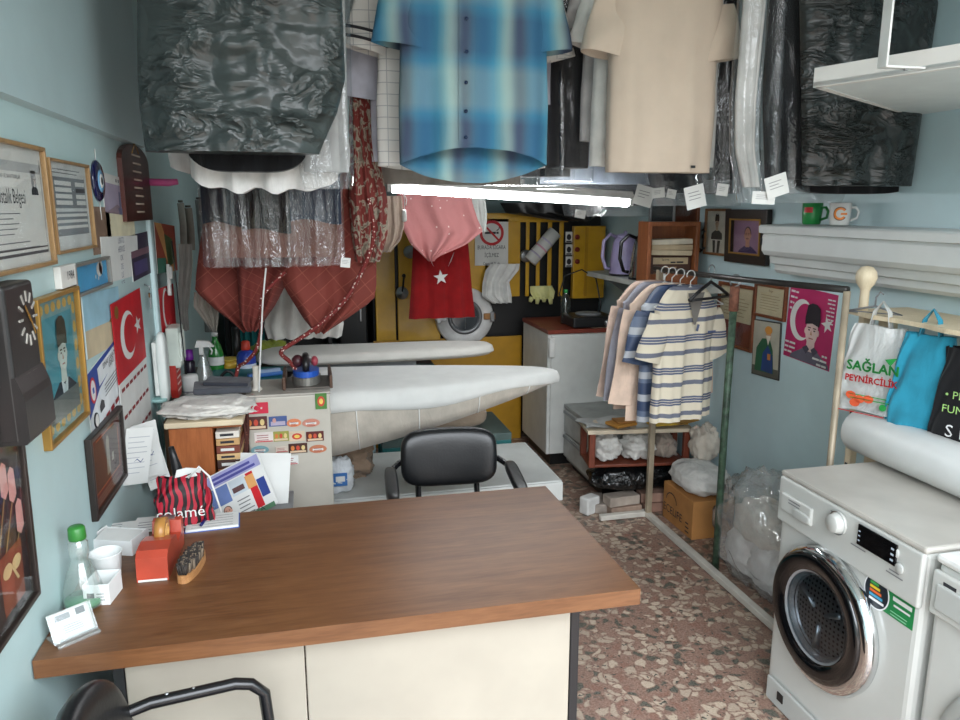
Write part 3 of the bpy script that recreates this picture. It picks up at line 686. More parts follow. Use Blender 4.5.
# ================================================================ LEFT WALL
def lw(px,py,X=XL): return at(px,py,X=X)
def sheet(name,label,cat,c,w,h,draw,rot=0,base=PAPER,th=.002,group=None,curl=0,parent=None,lean=0):
    """a flat printed sheet on the left wall: centre c"""
    b=B(); b.box((0,-th/2,0),(w,th,h),base); draw(b,w,h,-th)
    o=b.build(name,parent,c,(lean,rot,LW)); 
    return tag(o,label,cat,group)
def ls(x0,y0,x1,y1,d=.002):
    m=(y0+y1)/2; a=at(x0,m,X=XL+d); b_=at(x1,m,X=XL+d); k=(x0+x1)/2; t_=at(k,y0,X=XL+d); u=at(k,y1,X=XL+d)
    return Vector((XL,(a.y+b_.y)/2,(t_.z+u.z)/2)),b_.y-a.y,t_.z-u.z
GF=wood((128,98,62),(164,130,86),8,'z',.35); GREYF=col(120,118,112,.4)
INKS=col(70,70,74,.8)
# master craftsman certificate
def f(b,w,h,y):
    P=col(206,204,198,.7,var=.03); b.rc(-w/2,-h/2,w/2,h/2,P,1,y); b.rc(-w/2+.01,h/2-.05,w/2-.01,h/2-.03,col(168,168,166,.7),2,y)
    for s in (-1,1): b.rc(s*(w/2-.012)-.003,-h/2+.02,s*(w/2-.012)+.003,h/2-.02,col(170,168,162,.7),2,y)
    b.rc(-w/2+.01,-h/2+.02,w/2-.01,-h/2+.026,INKS,2,y); b.rc(-w/2+.01,-h/2+.032,w/2-.01,-h/2+.035,INKS,2,y)
    b.tx('Ustalık Belgesi',.108,.006,.042,INKS,2,y,'r',sx=.62); b.tx('ESNAF VE SANATKARLAR',.03,.055,.011,INKS,2,y)
    b.lines(-.1,.12,-.055,-.005,5,GREYINK,2,y,.2,.5); b.lines(-.15,.17,-.085,-.06,2,GREYINK,2,y,.2,.3)
    b.rc(.155,.03,.185,.075,col(150,150,150,.7),2,y); person(b,.17,.055,.018,y,skin=col(190,185,180,.8),l=3)
a=lw(50,206); photo_frame('certificate_frame','large brown framed certificate with gothic style title, uppermost near the camera','certificate',Vector((XL,lw(52,206,XL+.018).y-.2375,1.703)),.475,.256,GF,.009,f,(0,0,LW))
def f(b,w,h,y):
    b.rc(-w/2,-h/2,w/2,h/2,col(206,208,206,.7),1,y); D=col(128,134,138,.7)
    b.rc(-w*.44,-h*.02,w*.44,h*.34,D,2,y); b.rc(-w*.44,-h*.34,w*.44,-h*.06,D,2,y)
    for k in range(4): b.rc(-w*.36,h*(.02+.075*k),w*.05,h*(.07+.075*k),PAPER,3,y); b.rc(w*.16,h*(.02+.075*k),w*.42,h*(.07+.075*k),PAPER if k!=2 else INKS,3,y)
    for k in range(3): b.rc(-w*.42,-h*(.12+.07*k),w*.42,-h*(.085+.07*k),PAPER,3,y)
    b.lines(-w*.4,w*.4,h*.38,h*.46,2,GREYINK,2,y,.3)
photo_frame('certificate_frame','framed price table sheet with grey rows beside the large certificate','certificate',*ls(54,162,93,252,.016),GF,.007,f,(0,0,LW))
# evil eye
c=lw(101,181,XL+.012)
t=thing('evil_eye_bead','dark blue glass evil eye bead hanging above the calendar','ornament',c+Vector((-.012,0,0)),LW)
b=B(); NV=col(24,26,66,.1,coat=.6); r_=.058
b.lathe([(r_,0),(r_,.006),(r_*.85,.011),(0,.0125)],NV,32,axis='y'); b.build('glass_disc',t)
b=B(); b.lathe([(r_*.56,.011),(r_*.5,.0135),(0,.014)],col(120,170,205,.15),24,axis='y',c=(0,0,0)); b.build('pale_blue_ring',t)
b=B(); b.lathe([(r_*.36,.013),(r_*.3,.0148),(0,.0152)],PAPER,24,axis='y'); b.lathe([(r_*.2,.0148),(r_*.16,.0158),(0,.016)],BLACK,20,axis='y'); b.build('pupil',t)
B().tube([(0,-.003,r_),(.004,-.003,r_+.03)],.0015,PAPER,6).tube([(0,-.003,-r_),(.003,-.003,-r_-.05)],.0015,PAPER,6).build('cord',t)
# calendar
def f(b,w,h,y):
    b.rc(-w/2,h*.36,w/2,h/2,PAPER,1,y); b.rc(-w/2,-h*.1,w/2,h*.36,col(168,156,176,.6),1,y); b.fl([(-w*.5,-.02),(-w*.1,.01),(w*.2,-.01),(w*.5,.02),(w*.5,-h*.1),(-w*.5,-h*.1)],col(140,122,130,.6),2,y)
    b.rc(-.012,.0,.012,.05,col(112,110,136,.6),3,y); b.fl([(-.03,.0),(.03,.0),(.02,-.02),(-.02,-.02)],col(100,100,126,.6),3,y); b.rc(-.002,.05,.002,.075,col(112,110,136,.6),3,y)
    for k in range(3): b.rc(-.035+.03*k,h*.4,-.02+.03*k,h*.45,col(90,90,96,.6),2,y)
    b.rc(-w/2,-h/2,w/2,-h*.1,col(214,206,176,.7),1,y); b.lines(-.04,.05,-h*.46,-h*.42,1,GREYINK,2,y)
sheet('wall_calendar','wall calendar with a lilac mosque picture beside the evil eye bead','calendar',*ls(105,177,133,240),f,R(2))
# wooden plaque with arched top
t=thing('prayer_plaque','dark brown arched plaque with lines of pale script near the wall end','plaque',ls(124,146,150,221,.016)[0],LW)
b=B(); _,w_,h_=ls(124,146,150,221,.016)
pts=[(-w_/2,-h_/2),(w_/2,-h_/2),(w_/2,h_*.28)]+[(w_/2*cos(R(a)),h_*.28+h_*.22*sin(R(a))) for a in range(15,166,15)]+[(-w_/2,h_*.28)]
b.prism(pts,-.016,0,wood((62,26,20),(88,42,32),6,'z',.35)); b.build('board',t)
b=B()
for k in range(8): b.rc(-.06-.01*(k%2),-.1+.027*k,.07,-.094+.027*k,col(196,178,160,.7),1,-.0165)
b.build('script_lines',t); b=B(); b.tube([(-.06,-.016,h_*.38),(0,-.014,h_*.52),(.05,-.016,h_*.4)],.003,GOLD,6); b.build('hanging_cord',t)
# brown card, blue strip, handwritten notice
sheet('brown_card','plain brown card hanging below the evil eye bead','card',*ls(92,207,115,254),lambda b,w,h,y:b.rc(-w*.3,-h*.4,w*.3,h*.4,col(122,98,82,.7),1,y),R(1),col(134,110,94,.7))
def f(b,w,h,y):
    for k,s_ in enumerate(('USATLI','HERKSE','OK','DE','US','YCE')): b.tx(s_,0,h*.36-.027*k,.026,col(120,124,140,.8),1,y,rot=R(2))
sheet('handwritten_notice','white handwritten notice sheet taped below the calendar','notice',*ls(105,236,141,287,.01),f,R(1.5),lean=R(2))
def f(b,w,h,y):
    b.rc(-w/2,-h/2,w/2,h/2,col(52,44,66,.6),1,y); b.rc(-w/2,0,w/2,h*.15,col(120,88,100,.6),2,y); b.rc(-w*.4,-h*.4,w*.3,-h*.1,col(74,66,110,.6),2,y)
sheet('dark_calendar','narrow dark blue picture half hidden behind the handwritten notice','picture',*ls(131,233,150,278),f,R(-1))
def f(b,w,h,y):
    b.rc(-w/2,-h/2,w/2,h/2,col(70,166,214,.6),1,y); b.el(w*.25,h*.15,.03,.02,PAPER,2,14,y); b.el(w*.3,h*.22,.02,.02,PAPER,2,14,y); b.el(w*.12,-h*.1,.006,.006,PAPER,2,8,y); b.el(w*.2,-h*.2,.006,.006,PAPER,2,8,y)
photo_frame('picture_frame','small sky blue picture with white clouds under the framed price table','picture',*ls(75,260,111,292,.014),GREYF,.008,f,(0,0,LW))
t=thing('name_plate','small white plate above the gold framed portrait','plate',lw(62,276),LW); B().box((0,-.008,0),(.125,.016,.052),col(214,212,206,.5),.002).build('plate_body',t)
b=B(); b.tx('1984',.01,-.008,.03,INKS,1,-.0165); b.build('lettering',t)
# black wall clock
t=thing('wall_clock','tall black wall clock with gilt hour marks overlapping the gold framed portrait','clock',Vector((XL,1.535,1.42)),LW)
BK=col(40,37,36,.35,bmp=.05)
b=B(); b.box((0,-.024,0),(.15,.048,.29),BK,.008,seg=3); b.build('case',t)
b=B(); b.M=Matrix.Rotation(R(-90),4,'Z'); b.prism([(.0,-.02),(.0485,-.02),(.058,-.05),(.061,-.065),(.061,-.138),(.055,-.146),(0,-.146)],-.0745,.0745,BK); b.M=Matrix(); b.build('pendulum_box',t)
b=B(); DIAL=col(168,164,156,.5); 
for k in range(12):
    a=2*PI*k/12; x,z=.03+.042*sin(a),.075+.042*cos(a)
    if True: b.M=Matrix.Translation((x*.9,-.0490,z))@Matrix.Rotation(a,4,'Y'); b.box((0,0,0),(.0045,.002,.02),DIAL)
b.M=Matrix(); b.build('hour_marks',t)
b=B(); b.M=Matrix.Translation((.032,-.0505,.075))@Matrix.Rotation(R(-35),4,'Y'); b.box((0,0,.012),(.005,.001,.036),GOLD); b.M=Matrix.Translation((.032,-.0515,.075))@Matrix.Rotation(R(150),4,'Y'); b.box((0,0,.015),(.004,.001,.045),GOLD); b.M=Matrix(); b.build('clock_hands',t)
b=B()
for x in (.0,.035):
    b.box((x,-.0490,-.04),(.006,.002,.03),DIAL); b.box((x-.01,-.0490,-.027),(.02,.002,.005),DIAL); b.box((x-.01,-.0490,-.053),(.02,.002,.005),DIAL)
b.build('bracket_marks',t)
# gold framed portrait
def f(b,w,h,y):
    b.rc(-w/2,-h/2,w/2,h/2,col(112,150,150,.6,var=.12),1,y)
    for s in (-1,1):
        for k in range(6): b.el(s*(w/2-.016),-h*.38+h*.15*k,.012,.016,col(196,160,80,.5),2,8,y)
    for k in range(6):
        for s in (-1,1): b.el(-w*.36+w*.145*k,s*(h/2-.02),.016,.012,col(196,160,80,.5),2,8,y)
    b.rc(-w/2+.035,-h/2+.045,w/2-.035,h/2-.04,col(64,138,150,.6,var=.1),2,y)
    person(b,.012,.02,.085,y,hat=col(56,60,44,.8),skin=col(190,200,190,.8),coat=col(30,40,48,.8),shirt=col(205,215,215,.8),tie=col(190,205,205,.8),l=3)
    b.rc(-w/2+.035,-h/2+.03,w/2-.035,-h/2+.085,col(96,104,100,.6),9,y)
gp=photo_frame('framed_portrait','gold framed portrait of a man in a tall fur hat on turquoise ground','portrait',*ls(44,290,87,440,.02),GOLD,.010,f,(R(1),0,LW),.02)
t=thing('round_badge','small round white badge stuck on the corner of the gold framed portrait','badge',Vector((XL+.026,lw(85,421).y,lw(85,421).z)),LW)
B().lathe([(.02,0),(.02,.003),(0,.003)],BLACK,20,axis='y').lathe([(.016,.0032),(0,.0034)],PAPER,20,axis='y',caps=False).build('badge_disc',t)
# pale seascape poster
def f(b,w,h,y):
    b.rc(-w/2,-.01,w/2,h/2,col(150,190,206,.6),1,y); b.rc(-w/2,-h/2,w/2,-.01,col(196,180,150,.6),1,y); b.fl([(.05,-.01),(.08,.0),(.07,.03),(.1,-.02)],GOLD,2,y); b.fl([(.09,.0),(.13,.02),(.12,-.01)],BLUEP,2,y)
sheet('seaside_poster','pale blue and sand seaside poster right of the gold framed portrait','poster',*ls(84,290,121,352),f,R(2),col(196,206,206,.6))
def f(b,w,h,y):
    b.rc(-w/2,-h/2,w/2,h/2,col(222,226,228,.6),1,y); b.fl([(-w/2,h/2),(w/2,h/2),(w/2,h*.28),(-w*.2,h*.12),(-w/2,-h*.1)],col(42,70,150,.5),2,y)
    b.fl([(-w*.2,h*.42),(w/2,h*.46),(w/2,h*.22),(-w*.2,h*.16)],col(222,226,228,.6),3,y)
    b.el(-w*.36,h*.22,.03,.036,col(190,30,50,.5),4,18,y); b.el(-w*.36,h*.22,.022,.028,PAPER,5,18,y); b.rc(-w*.36-.008,h*.18,-w*.36+.008,h*.26,BLUEP,6,y)
    b.tx('ESNAF SANATKAR',w*.16,h*.32,.022,INKS,5,y); b.tx('ODASI',w*.16,h*.24,.022,INKS,5,y)
    b.lines(-w*.1,w*.4,-h*.08,h*.12,4,GREYINK,4,y,.3,.5); b.fl([(-w*.26,-h*.2),(-w*.14,-h*.2),(-w*.14,-h*.1),(-w*.2,-h*.04),(-w*.26,-h*.1)],INKS,4,y)
    for k in range(6): b.rc(-w*.42+w*.14*k,-h*.40+.0*k,-w*.32+w*.14*k,-h*.33,col(140,28,36,.6),4,y)
sheet('chamber_certificate','blue and white certificate sheet with a red round emblem left of the flag calendar','certificate',*ls(87,352,126,425,.004),f,R(-7))
# flag calendar
t=thing('flag_calendar','hanging calendar topped with a red crescent and star flag','calendar',ls(118,292,148,470,.006)[0]+Vector((.006,0,0)),0,None,(0,R(-1),LW))
_,fw_,fh_=ls(118,292,148,470,.006); FS=Matrix.Diagonal((fw_/.27,1,fh_/.6,1))
b=B(); b.M=FS; FRD=col(188,22,34,.55); y=0
b.box((0,-.001,.165),(.27,.002,.27),FRD); b.moon(-.02,.165,.085,PAPER,2,.8,-.002,.8,.25); b.star(.075,.175,.036,PAPER,2,PI/2+.2,-.002); b.el(-.1,.265,.016,.022,GOLD,2,12,-.002); b.build('flag_sheet',t)
b=B(); b.M=FS; b.box((0,-.001,-.135),(.27,.002,.33),PAPER)
for k in range(3):
    for q in range(7): b.rc(-.12+.036*q,-.005-.095*k,-.094+.036*q,.008-.095*k,col(140,30,36,.6),2,-.002)
b.lines(-.1,.1,-.28,-.24,2,GREYINK,2,-.002); b.build('date_sheets',t)
# receipts
rc=[(141,458,.2,.23,9),(151,452,.2,.24,-6),(158,466,.17,.22,-12)]
for k,(px,py,w_,h_,an) in enumerate(rc):
    def f(b,w,h,y):
        b.lines(-w*.4,w*.4,-h*.3,h*.42,8,col(168,170,176,.8),1,y,.15,.4); b.fl([(-.01,-h*.1),(.0,-h*.06),(.012,-h*.12),(.02,-h*.05),(.017,-h*.05),(.012,-h*.1),(.0,-h*.04)],col(90,96,130,.8),2,y)
    sheet('receipt',('white receipt slip curling below the flag calendar, nearest to the camera','white receipt slip pinned over the middle below the flag calendar','white receipt slip hanging furthest from the camera below the flag calendar')[k],'receipt',lw(px-4,py-2,XL+.04+.004*k),w_*.42,h_*.78,f,R(an),group='receipts pinned on the left wall',lean=R(4)).rotation_euler.z=R(38-6*k)
# black framed print
def f(b,w,h,y):
    b.rc(-w/2,-h/2,w/2,h/2,col(92,30,30,.6),1,y); b.fl([(-w*.42,-h*.3),(w*.42,-h*.3),(w*.42,h*.3),(w*.3,h*.42),(-w*.3,h*.42),(-w*.42,h*.3)],col(70,44,32,.6),2,y)
    for r1 in (.41,.36): pass
    for x0,z0,x1,z1 in ((-.42,-.3,-.40,.3),(.40,-.3,.42,.3),(-.42,-.31,.42,-.29),(-.3,.4,.3,.42)): b.rc(w*x0,h*z0,w*x1,h*z1,col(170,86,50,.6),3,y)
    b.fl([(-.01,-h*.22),(.03,-h*.22),(.028,h*.2),(.012,h*.27),(-.002,h*.2)],col(140,136,120,.6),3,y); b.el(.012,h*.24,.016,.02,col(150,140,120,.6),4,12,y); b.rc(.05,-h*.1,.07,h*.02,col(160,156,140,.6),3,y)
    b.lines(-w*.42,w*.42,-h*.46,-h*.34,3,col(150,140,120,.6),3,y,.25)
photo_frame('picture_frame','black framed dark red print with a standing figure above the counter','picture',*ls(92,418,127,505,.016),FR_D,.014,f,(R(1),0,LW),.018)
# big flower picture at the frame edge and small grey frame above
def f(b,w,h,y):
    b.rc(-w/2,-h/2,w/2,h/2,col(44,40,42,.5),1,y); b.rc(-w/2,-h*.12,w/2,-h*.08,col(74,70,70,.5),2,y)
    ST=col(150,122,80,.6); PK=col(206,150,142,.6)
    for x0,z0,x1,z1 in ((-.05,-.12,.04,.12),(0,-.12,.075,.02),(.02,-.14,.11,.0),(-.02,-.12,.0,.16),(.05,-.14,.13,-.07)):
        b.fl([(x0-.003,z0),(x0+.003,z0),(x1+.003,z1),(x1-.003,z1)],ST,3,y); b.fl([(x1-.018,z1),(x1,z1-.012),(x1+.018,z1),(x1+.015,z1+.05),(x1,z1+.06),(x1-.015,z1+.05)],PK,4,y)
    b.fl([(.02,-h*.46),(.12,-h*.46),(.125,-h*.2),(.015,-h*.2)],col(130,70,50,.6),3,y)
    for q in (-1,1): b.el(.07+q*.022,-h*.28,.022,.014,col(206,180,130,.6),5,14,y)
    b.fl([(.066,-h*.28),(.074,-h*.28),(.1,-h*.36),(.09,-h*.36)],col(206,180,130,.6),5,y)
photo_frame('flower_picture','black framed picture of pink tulips cut off at the left edge','picture',Vector((XL,1.385,1.165)),.33,.46,FR_D,.012,f,(R(1),0,LW),.02)
def f(b,w,h,y): b.rc(-w/2,-h/2,w/2,h/2,col(160,166,160,.6,var=.15,scale=30),1,y); b.rc(-w*.4,-h*.4,w*.4,0,col(122,130,120,.6,var=.2,scale=40),2,y)
photo_frame('picture_frame','small grey framed landscape partly behind the black clock at the left edge','picture',Vector((XL,1.285,1.49)),.23,.17,GREYF,.009,f,(0,0,LW))
# things on and beside the end of the pier
t=thing('cordless_handset','long white rounded handset in its cradle beyond the flag calendar','telephone',lw(155,368,XL+.01),LW)
b=B(); pillow(b,.08,.27,.035,col(222,226,222,.4,var=.02),0,.6); b.build('handset_body',t,(0,-.028,0)); B().box((0,-.007,-.0),(.07,.014,.2),WHITE,.004).build('cradle',t)
t=thing('tassel','bundle of mint green ribbons hanging below the white handset','ribbons',lw(157,400,XL+.012),LW)
b=B()
for k in range(7): x=-.035+.012*k; b.grid(lambda u,v,x=x,k=k:(x+.009*u+.012*sin(4*v+k)*v,-.004-.006*sin(6*v+k),-v*(.2+.03*(k%3))),1,8,col(136,184,180,.7)); b.grid(lambda u,v,x=x,k=k:(x+.009*u+.012*sin(4*v+k)*v,-.0055-.006*sin(6*v+k),-v*(.2+.03*(k%3))),1,8,col(136,184,180,.7))
b.build('ribbons',t); B().cyl((0,-.006,-.005),.03,.012,col(160,200,196,.6),12).build('knot',t)
t=thing('switch_box','white electrical box beyond the mint wall trim','electrical box',lw(169,346,XL+.01),LW)
B().box((0,-.025,0),(.13,.05,.165),col(206,214,204,.5),.008).build('box_body',t); B().box((0,-.052,0),(.1,.006,.12),col(216,222,214,.5),.004).build('cover',t)
b=B(); b.prism([(-.05,.06),(.05,.06),(.06,-.04),(.03,-.075),(-.04,-.075),(-.055,-.04)],-.03,-.004,col(186,48,38,.6)); 
for k in range(4): b.rc(-.04,-.05+.026*k,.045,-.042+.026*k,col(226,190,180,.6),1,-.0305)
tag(b.build('red_pouch',None,lw(171,378,XL+.01),(0,0,LW)),'small red striped pouch hanging under the white electrical box','pouch')
b=B(); b.tube([(0,-.06,.35),(.01,-.062,.2),(.03,-.062,.05),(.05,-.062,-.12),(.08,-.062,-.2)],.003,BLACK,6); tag(b.build('black_cable',None,lw(163,330,XL+.004),(0,0,LW)),'thin black cable running down beside the white electrical box','cable')
def f(b,w,h,y):
    b.rc(-w/2,-h/2,w/2,h/2,col(150,62,40,.6),1,y); b.fl([(-w/2,h/2),(-w*.2,h/2),(w*.4,-h/2),(w*.1,-h/2)],col(206,150,90,.6),2,y); b.fl([(-w*.1,h*.3),(w*.3,h*.2),(w*.4,-h*.3),(0,-h*.4)],col(74,92,50,.6),3,y); b.rc(-w/2,-h/2,-w*.1,-h*.2,col(40,110,90,.6),3,y)
sheet('rug_print','rust red and green print hanging beyond the mint wall trim','picture',*ls(156,224,176,273),f,R(3))
t=sheet('small_flag','small red flag with white crescent beyond the mint wall trim','flag',*ls(156,286,175,332),lambda b,w,h,y:(b.rc(-w/2,-h/2,w/2,h/2,FRD,1,y),b.moon(.0,.0,.085,PAPER,2,.9,y,.84,.2)),R(2),FRD)
b=B(); b.box((0,-.012,0),(.035,.012,.13),WHITE,.004,(0,.15,0)); b.box((.0,-.022,.03),(.03,.01,.05),WHITE,.003); tag(b.build('hanging_clip',None,lw(166,280,XL+.004),(0,0,LW)),'white plastic clip hanging over the small red flag','clip')
t=thing('pink_peg','pink peg sticking out from the wall under the dark garment bag','peg',Vector((-.535,3.07,1.795)),0)
B().tube([(-.02,0,0),(.05,-.01,-.002),(.085,-.015,.002)],[.014,.014,.011],col(206,96,150,.4),10).build('peg_body',t)
# bunch of keys
t=thing('key_bunch','bunch of small keys on a hook beside the flag calendar','keys',lw(144,290),LW)
B().tube([(0,-.002,.02),(0,-.02,.012),(0,-.018,0)],.0025,STEEL,6).build('hook',t)
for k in range(4):
    b=B(); a=(-.3+.2*k); b.M=Matrix.Rotation(a,4,'Y'); b.lathe([(.009,0),(.009,.003),(.003,.003),(.003,0)],(STEEL,GOLD,col(120,60,40,.4),STEEL)[k],12,(0,-.012-.003*k,-.02),'y'); b.box((0,-.0135-.003*k,-.048),(.006,.002,.04),STEEL); b.build('key',t)
# ================================================================ BACK OF THE SHOP
YEL=col(196,150,30,.35,var=.05,coat=.2); YELD=col(176,130,24,.4,var=.05); TEAL=col(16,98,98,.5,var=.1); DARK=col(18,18,19,.4); LGREY=col(176,178,174,.5)
YB=5.2
def bk(px,py,Y=YB): return at(px,py,Y=Y)
x0=bk(372,300).x; x1=bk(497,300).x; x2=bk(568,300).x; x3=bk(603,300).x
zt=bk(450,214).z
t=thing('industrial_washing_machine','yellow industrial washing machine with a white round door at the back of the shop','washing machine',((x0+x3)/2,YB+.35,0))
mx=(x0+x3)/2; X=lambda v:v-mx; Y0=-.35
b=B(); b.box((0,.03,zt/2),(x3-x0-.01,.62,zt-.02),DARK,.01); b.build('body',t)
def panel(nm,pxa,pya,pxb,pyb,m,th=.02,yo=0,bev=.004):
    a=bk(pxa,pya,YB-yo); c=bk(pxb,pyb,YB-yo); b=B(); b.box(((a.x+c.x)/2-mx,Y0-yo-th/2,(a.z+c.z)/2),(abs(c.x-a.x),th,abs(a.z-c.z)),m,bev); return b.build(nm,t)
panel('front_panel',373,222,396,340,YEL); panel('front_panel',397,222,494,296,YEL); panel('front_panel',397,296.5,440,340,YEL)
panel('lower_panel',373,341,520,440,YELD); panel('frame_rail',484,213,567,222,YEL,.03); panel('frame_rail',484,222,519,296,YEL)
for p in (527,537.5,549,560.5): panel('bar',p-1.3,221,p+1.3,296,YEL,.015,.012)
cc=panel('control_column',572,226,601,297,YEL,.05)
panel('column_seam',585.5,227,586.5,296,YELD,.004,.05,.0)
for z in (237,249.5,261.5):
    q=bk(577,z,YB-.05); B().lathe([(.018,0),(.018,.012),(.0,.014)],col(120,30,22,.4),16,(q.x-mx,Y0-.05,q.z),'y').build('indicator_lamp',cc)
for z in (237,249.5,261.5):
    q=bk(568,z,YB-.002); b=B(); b.rc(q.x-mx-.026,q.z-.038,q.x-mx+.026,q.z+.038,PAPER,1,Y0-.022); b.el(q.x-mx,q.z,.017,.022,INK,2,14,Y0-.022); b.rc(q.x-mx-.02,q.z-.036,q.x-mx+.02,q.z-.026,INK,2,Y0-.022)
    b.box((q.x-mx,Y0-.011,q.z),(.06,.022,.085),DARK); b.build('warning_label',t)
# round door
q=bk(465,317,YB-.06); dr_=.21
b=B(); b.lathe([(dr_*.62,.0),(dr_,.0),(dr_,.03),(dr_*.96,.045),(dr_*.6,.05),(dr_*.55,.03)],col(206,206,204,.35),48,(0,0,0),'y',caps=False); door=b.build('door',t,(q.x-mx,Y0-.015,q.z))
b=B(); b.lathe([(dr_*.60,.05),(dr_*.58,.06),(dr_*.46,.06),(dr_*.44,.04)],col(120,122,124,.3,.5),40,(0,0,0),'y',caps=False); b.build('porthole_ring',door)
B().lathe([(dr_*.46,.048),(0,.052)],col(70,76,80,.12,coat=.5),32,axis='y',caps=False).tube([(0,-.053,dr_*.4),(0,-.053,-dr_*.4)],.003,GREYP,6).tube([(dr_*.4,-.053,0),(-dr_*.4,-.053,0)],.003,GREYP,6).build('porthole_glass',door)
for sx,mm in ((-1,STEEL),(1,col(150,110,70,.4,.6))):
    b=B(); b.box((sx*dr_*.84,-.055,0),(.085,.02,.045),mm,.005); b.box((sx*dr_*.92,-.07,0),(.03,.02,.07),STEEL,.004); b.build('hinge' if sx<0 else 'latch',door)
for (px,py,ln) in ((410,252,0),(402,293,.11),(526,256,0)):
    q=bk(px,py,YB-.03); b=B(); b.lathe([(.045,0),(.045,.012),(.035,.02),(.018,.022),(.012,.03),(0,.031)],STEEL,24,(q.x-mx,Y0-.022,q.z),'y')
    if ln: b.tube([(q.x-mx,Y0-.045,q.z),(q.x-mx+.012,Y0-.055,q.z+ln)],.007,DARK,8); b.sph((q.x-mx+.012,Y0-.056,q.z+ln+.012),.014,DARK,12,8)
    b.build('dial',t)
# tall black cupboard left of it, teal curtain
xa=bk(338,300).x; xb=x0-.03
t=thing('tall_cupboard','tall black cupboard left of the yellow washing machine','cupboard',((xa+xb)/2,YB+.3,0))
b=B(); b.box((0,0,.95),(xb-xa,.5,1.9),DARK,.01); b.build('body',t); B().box((0,-.256,.95),(xb-xa-.02,.012,1.86),col(24,25,26,.3),.004).build('door',t); B().box(((xb-xa)/2-.05,-.27,1.0),(.015,.016,.16),STEEL,.004).build('handle',t)
a=at(238,300,Y=5.0); c=at(268,390,Y=5.0)
b=B(); b.grid(lambda u,v:(a.x+(c.x-a.x)*u,5.0+.02*sin(14*u*PI/2),1.5-1.35*v),30,6,col(20,104,104,.8)); b.grid(lambda u,v:(a.x+(c.x-a.x)*u,5.006+.02*sin(14*u*PI/2),1.5-1.35*v),30,6,col(20,104,104,.8))
tag(b.build('teal_curtain'),'narrow teal curtain hanging in the far left corner','curtain')
t=thing('dark_shelving','dark shelving behind the bottles in the far left corner','shelving',(-.19,5.45,0))
b=B()
for s in (-1,1): b.box((s*.34,0,.8),(.03,.4,1.6),DARK,.003)
b.box((0,.19,.8),(.7,.02,1.6),DARK); b.build('carcass',t)
for k in range(4): B().box((0,0,.05+.48*k),(.65,.38,.025),col(50,46,42,.6)).build('shelf_board',t)
# no smoking sign on the machine
a,c=bk(475,219,YB-.03),bk(508,265,YB-.03); 
t=thing('no_smoking_sign','white no smoking sign with a red crossed circle on the yellow machine','sign',((a.x+c.x)/2,YB-.024,(a.z+c.z)/2))
w_,h_=c.x-a.x,a.z-c.z; b=B(); b.box((0,-.003,0),(w_,.006,h_),PAPER); y=-.006
b.el(0,h_*.2,.088,.088,RED,1,32,y); b.el(0,h_*.2,.068,.068,PAPER,2,32,y); b.rc(-.05,h_*.18,.03,h_*.225,INK,3,y); b.rc(.034,h_*.18,.05,h_*.225,INK,3,y)
b.fl([(.03,h_*.25),(.045,h_*.25),(.06,h_*.31),(.05,h_*.33),(.05,h_*.29)],INK,3,y); b.fl([(-.055,h_*.2+.045),(-.045,h_*.2+.055),(.055,h_*.2-.045),(.045,h_*.2-.055)],RED,4,y)
for k,(s_,z_) in enumerate((('BURADA SİGARA',.042),('İÇİLMEZ',.042),('Cezası 69 TL.dir',.03),('ilgili yasa',.026))): b.tx(s_,0,-h_*.15-.055*k,z_*.95,INK,2,y,sx=.66)
b.build('sign_board',t)
# things hanging on the machine front
def drape(name,label,cat,c,pts,m,d=.03,fold=.012,seed=0,nx=26,nz=26,rz=0,kf=3.2,sub=None,two=True,cr=0,hem=0,rip=0):
    """hung cloth: pts = outline rows [(z,xl,xr)], z from top; a double layer with soft folds"""
    r=random.Random(seed); ph=[r.uniform(0,6) for _ in range(4)]
    zs=[p[0] for p in pts]
    def fn(side):
        def g(u,v):
            z=zs[0]+(zs[-1]-zs[0])*v
            for i in range(len(pts)-1):
                if zs[i]>=z>=zs[i+1] or i==len(pts)-2:
                    k=(zs[i]-z)/max(1e-6,zs[i]-zs[i+1]); k=min(1,max(0,k)); xl=pts[i][1]*(1-k)+pts[i+1][1]*k; xr=pts[i][2]*(1-k)+pts[i+1][2]*k; break
            x=xl+(xr-xl)*u
            w=(xr-xl); e=min(1,4*u*(1-u)+.0)
            y=fold*(sin(kf*2*PI*u+ph[0]+1.3*v)+.5*sin(kf*4.3*PI*u+ph[1]-v*2))*(.35+.65*v)
            y+= (-d/2 if side==0 else d/2)*e**.5
            if cr: y-=cr*e*(1 if side==0 else -1)*(abs(noise.noise((x*7+seed,side*3,z*10)))*1.2+.8*abs(noise.noise((x*15,seed+side,z*22)))-.6)
            if len(pts[0])>3: pass
            return (x,y,z+(hem*abs(2*u-1)**5+rip*(sin(9*PI*u+ph[2])+.7*sin(21*u+ph[3])))*v**4)
        return g
    b=B(); b.grid(fn(0),nx,nz,m); b.grid(fn(1),nx,nz,m)
    # close hem and sides
    A=fn(0);Bk=fn(1)
    vs=[];
    for i in range(nx+1): vs+= [A(i/nx,1),Bk(i/nx,1)]
    b.add(vs,[(2*i,2*i+2,2*i+3,2*i+1) for i in range(nx)],m,True)
    o=b.build(name,None,c,(0,0,rz)); return tag(o,label,cat)
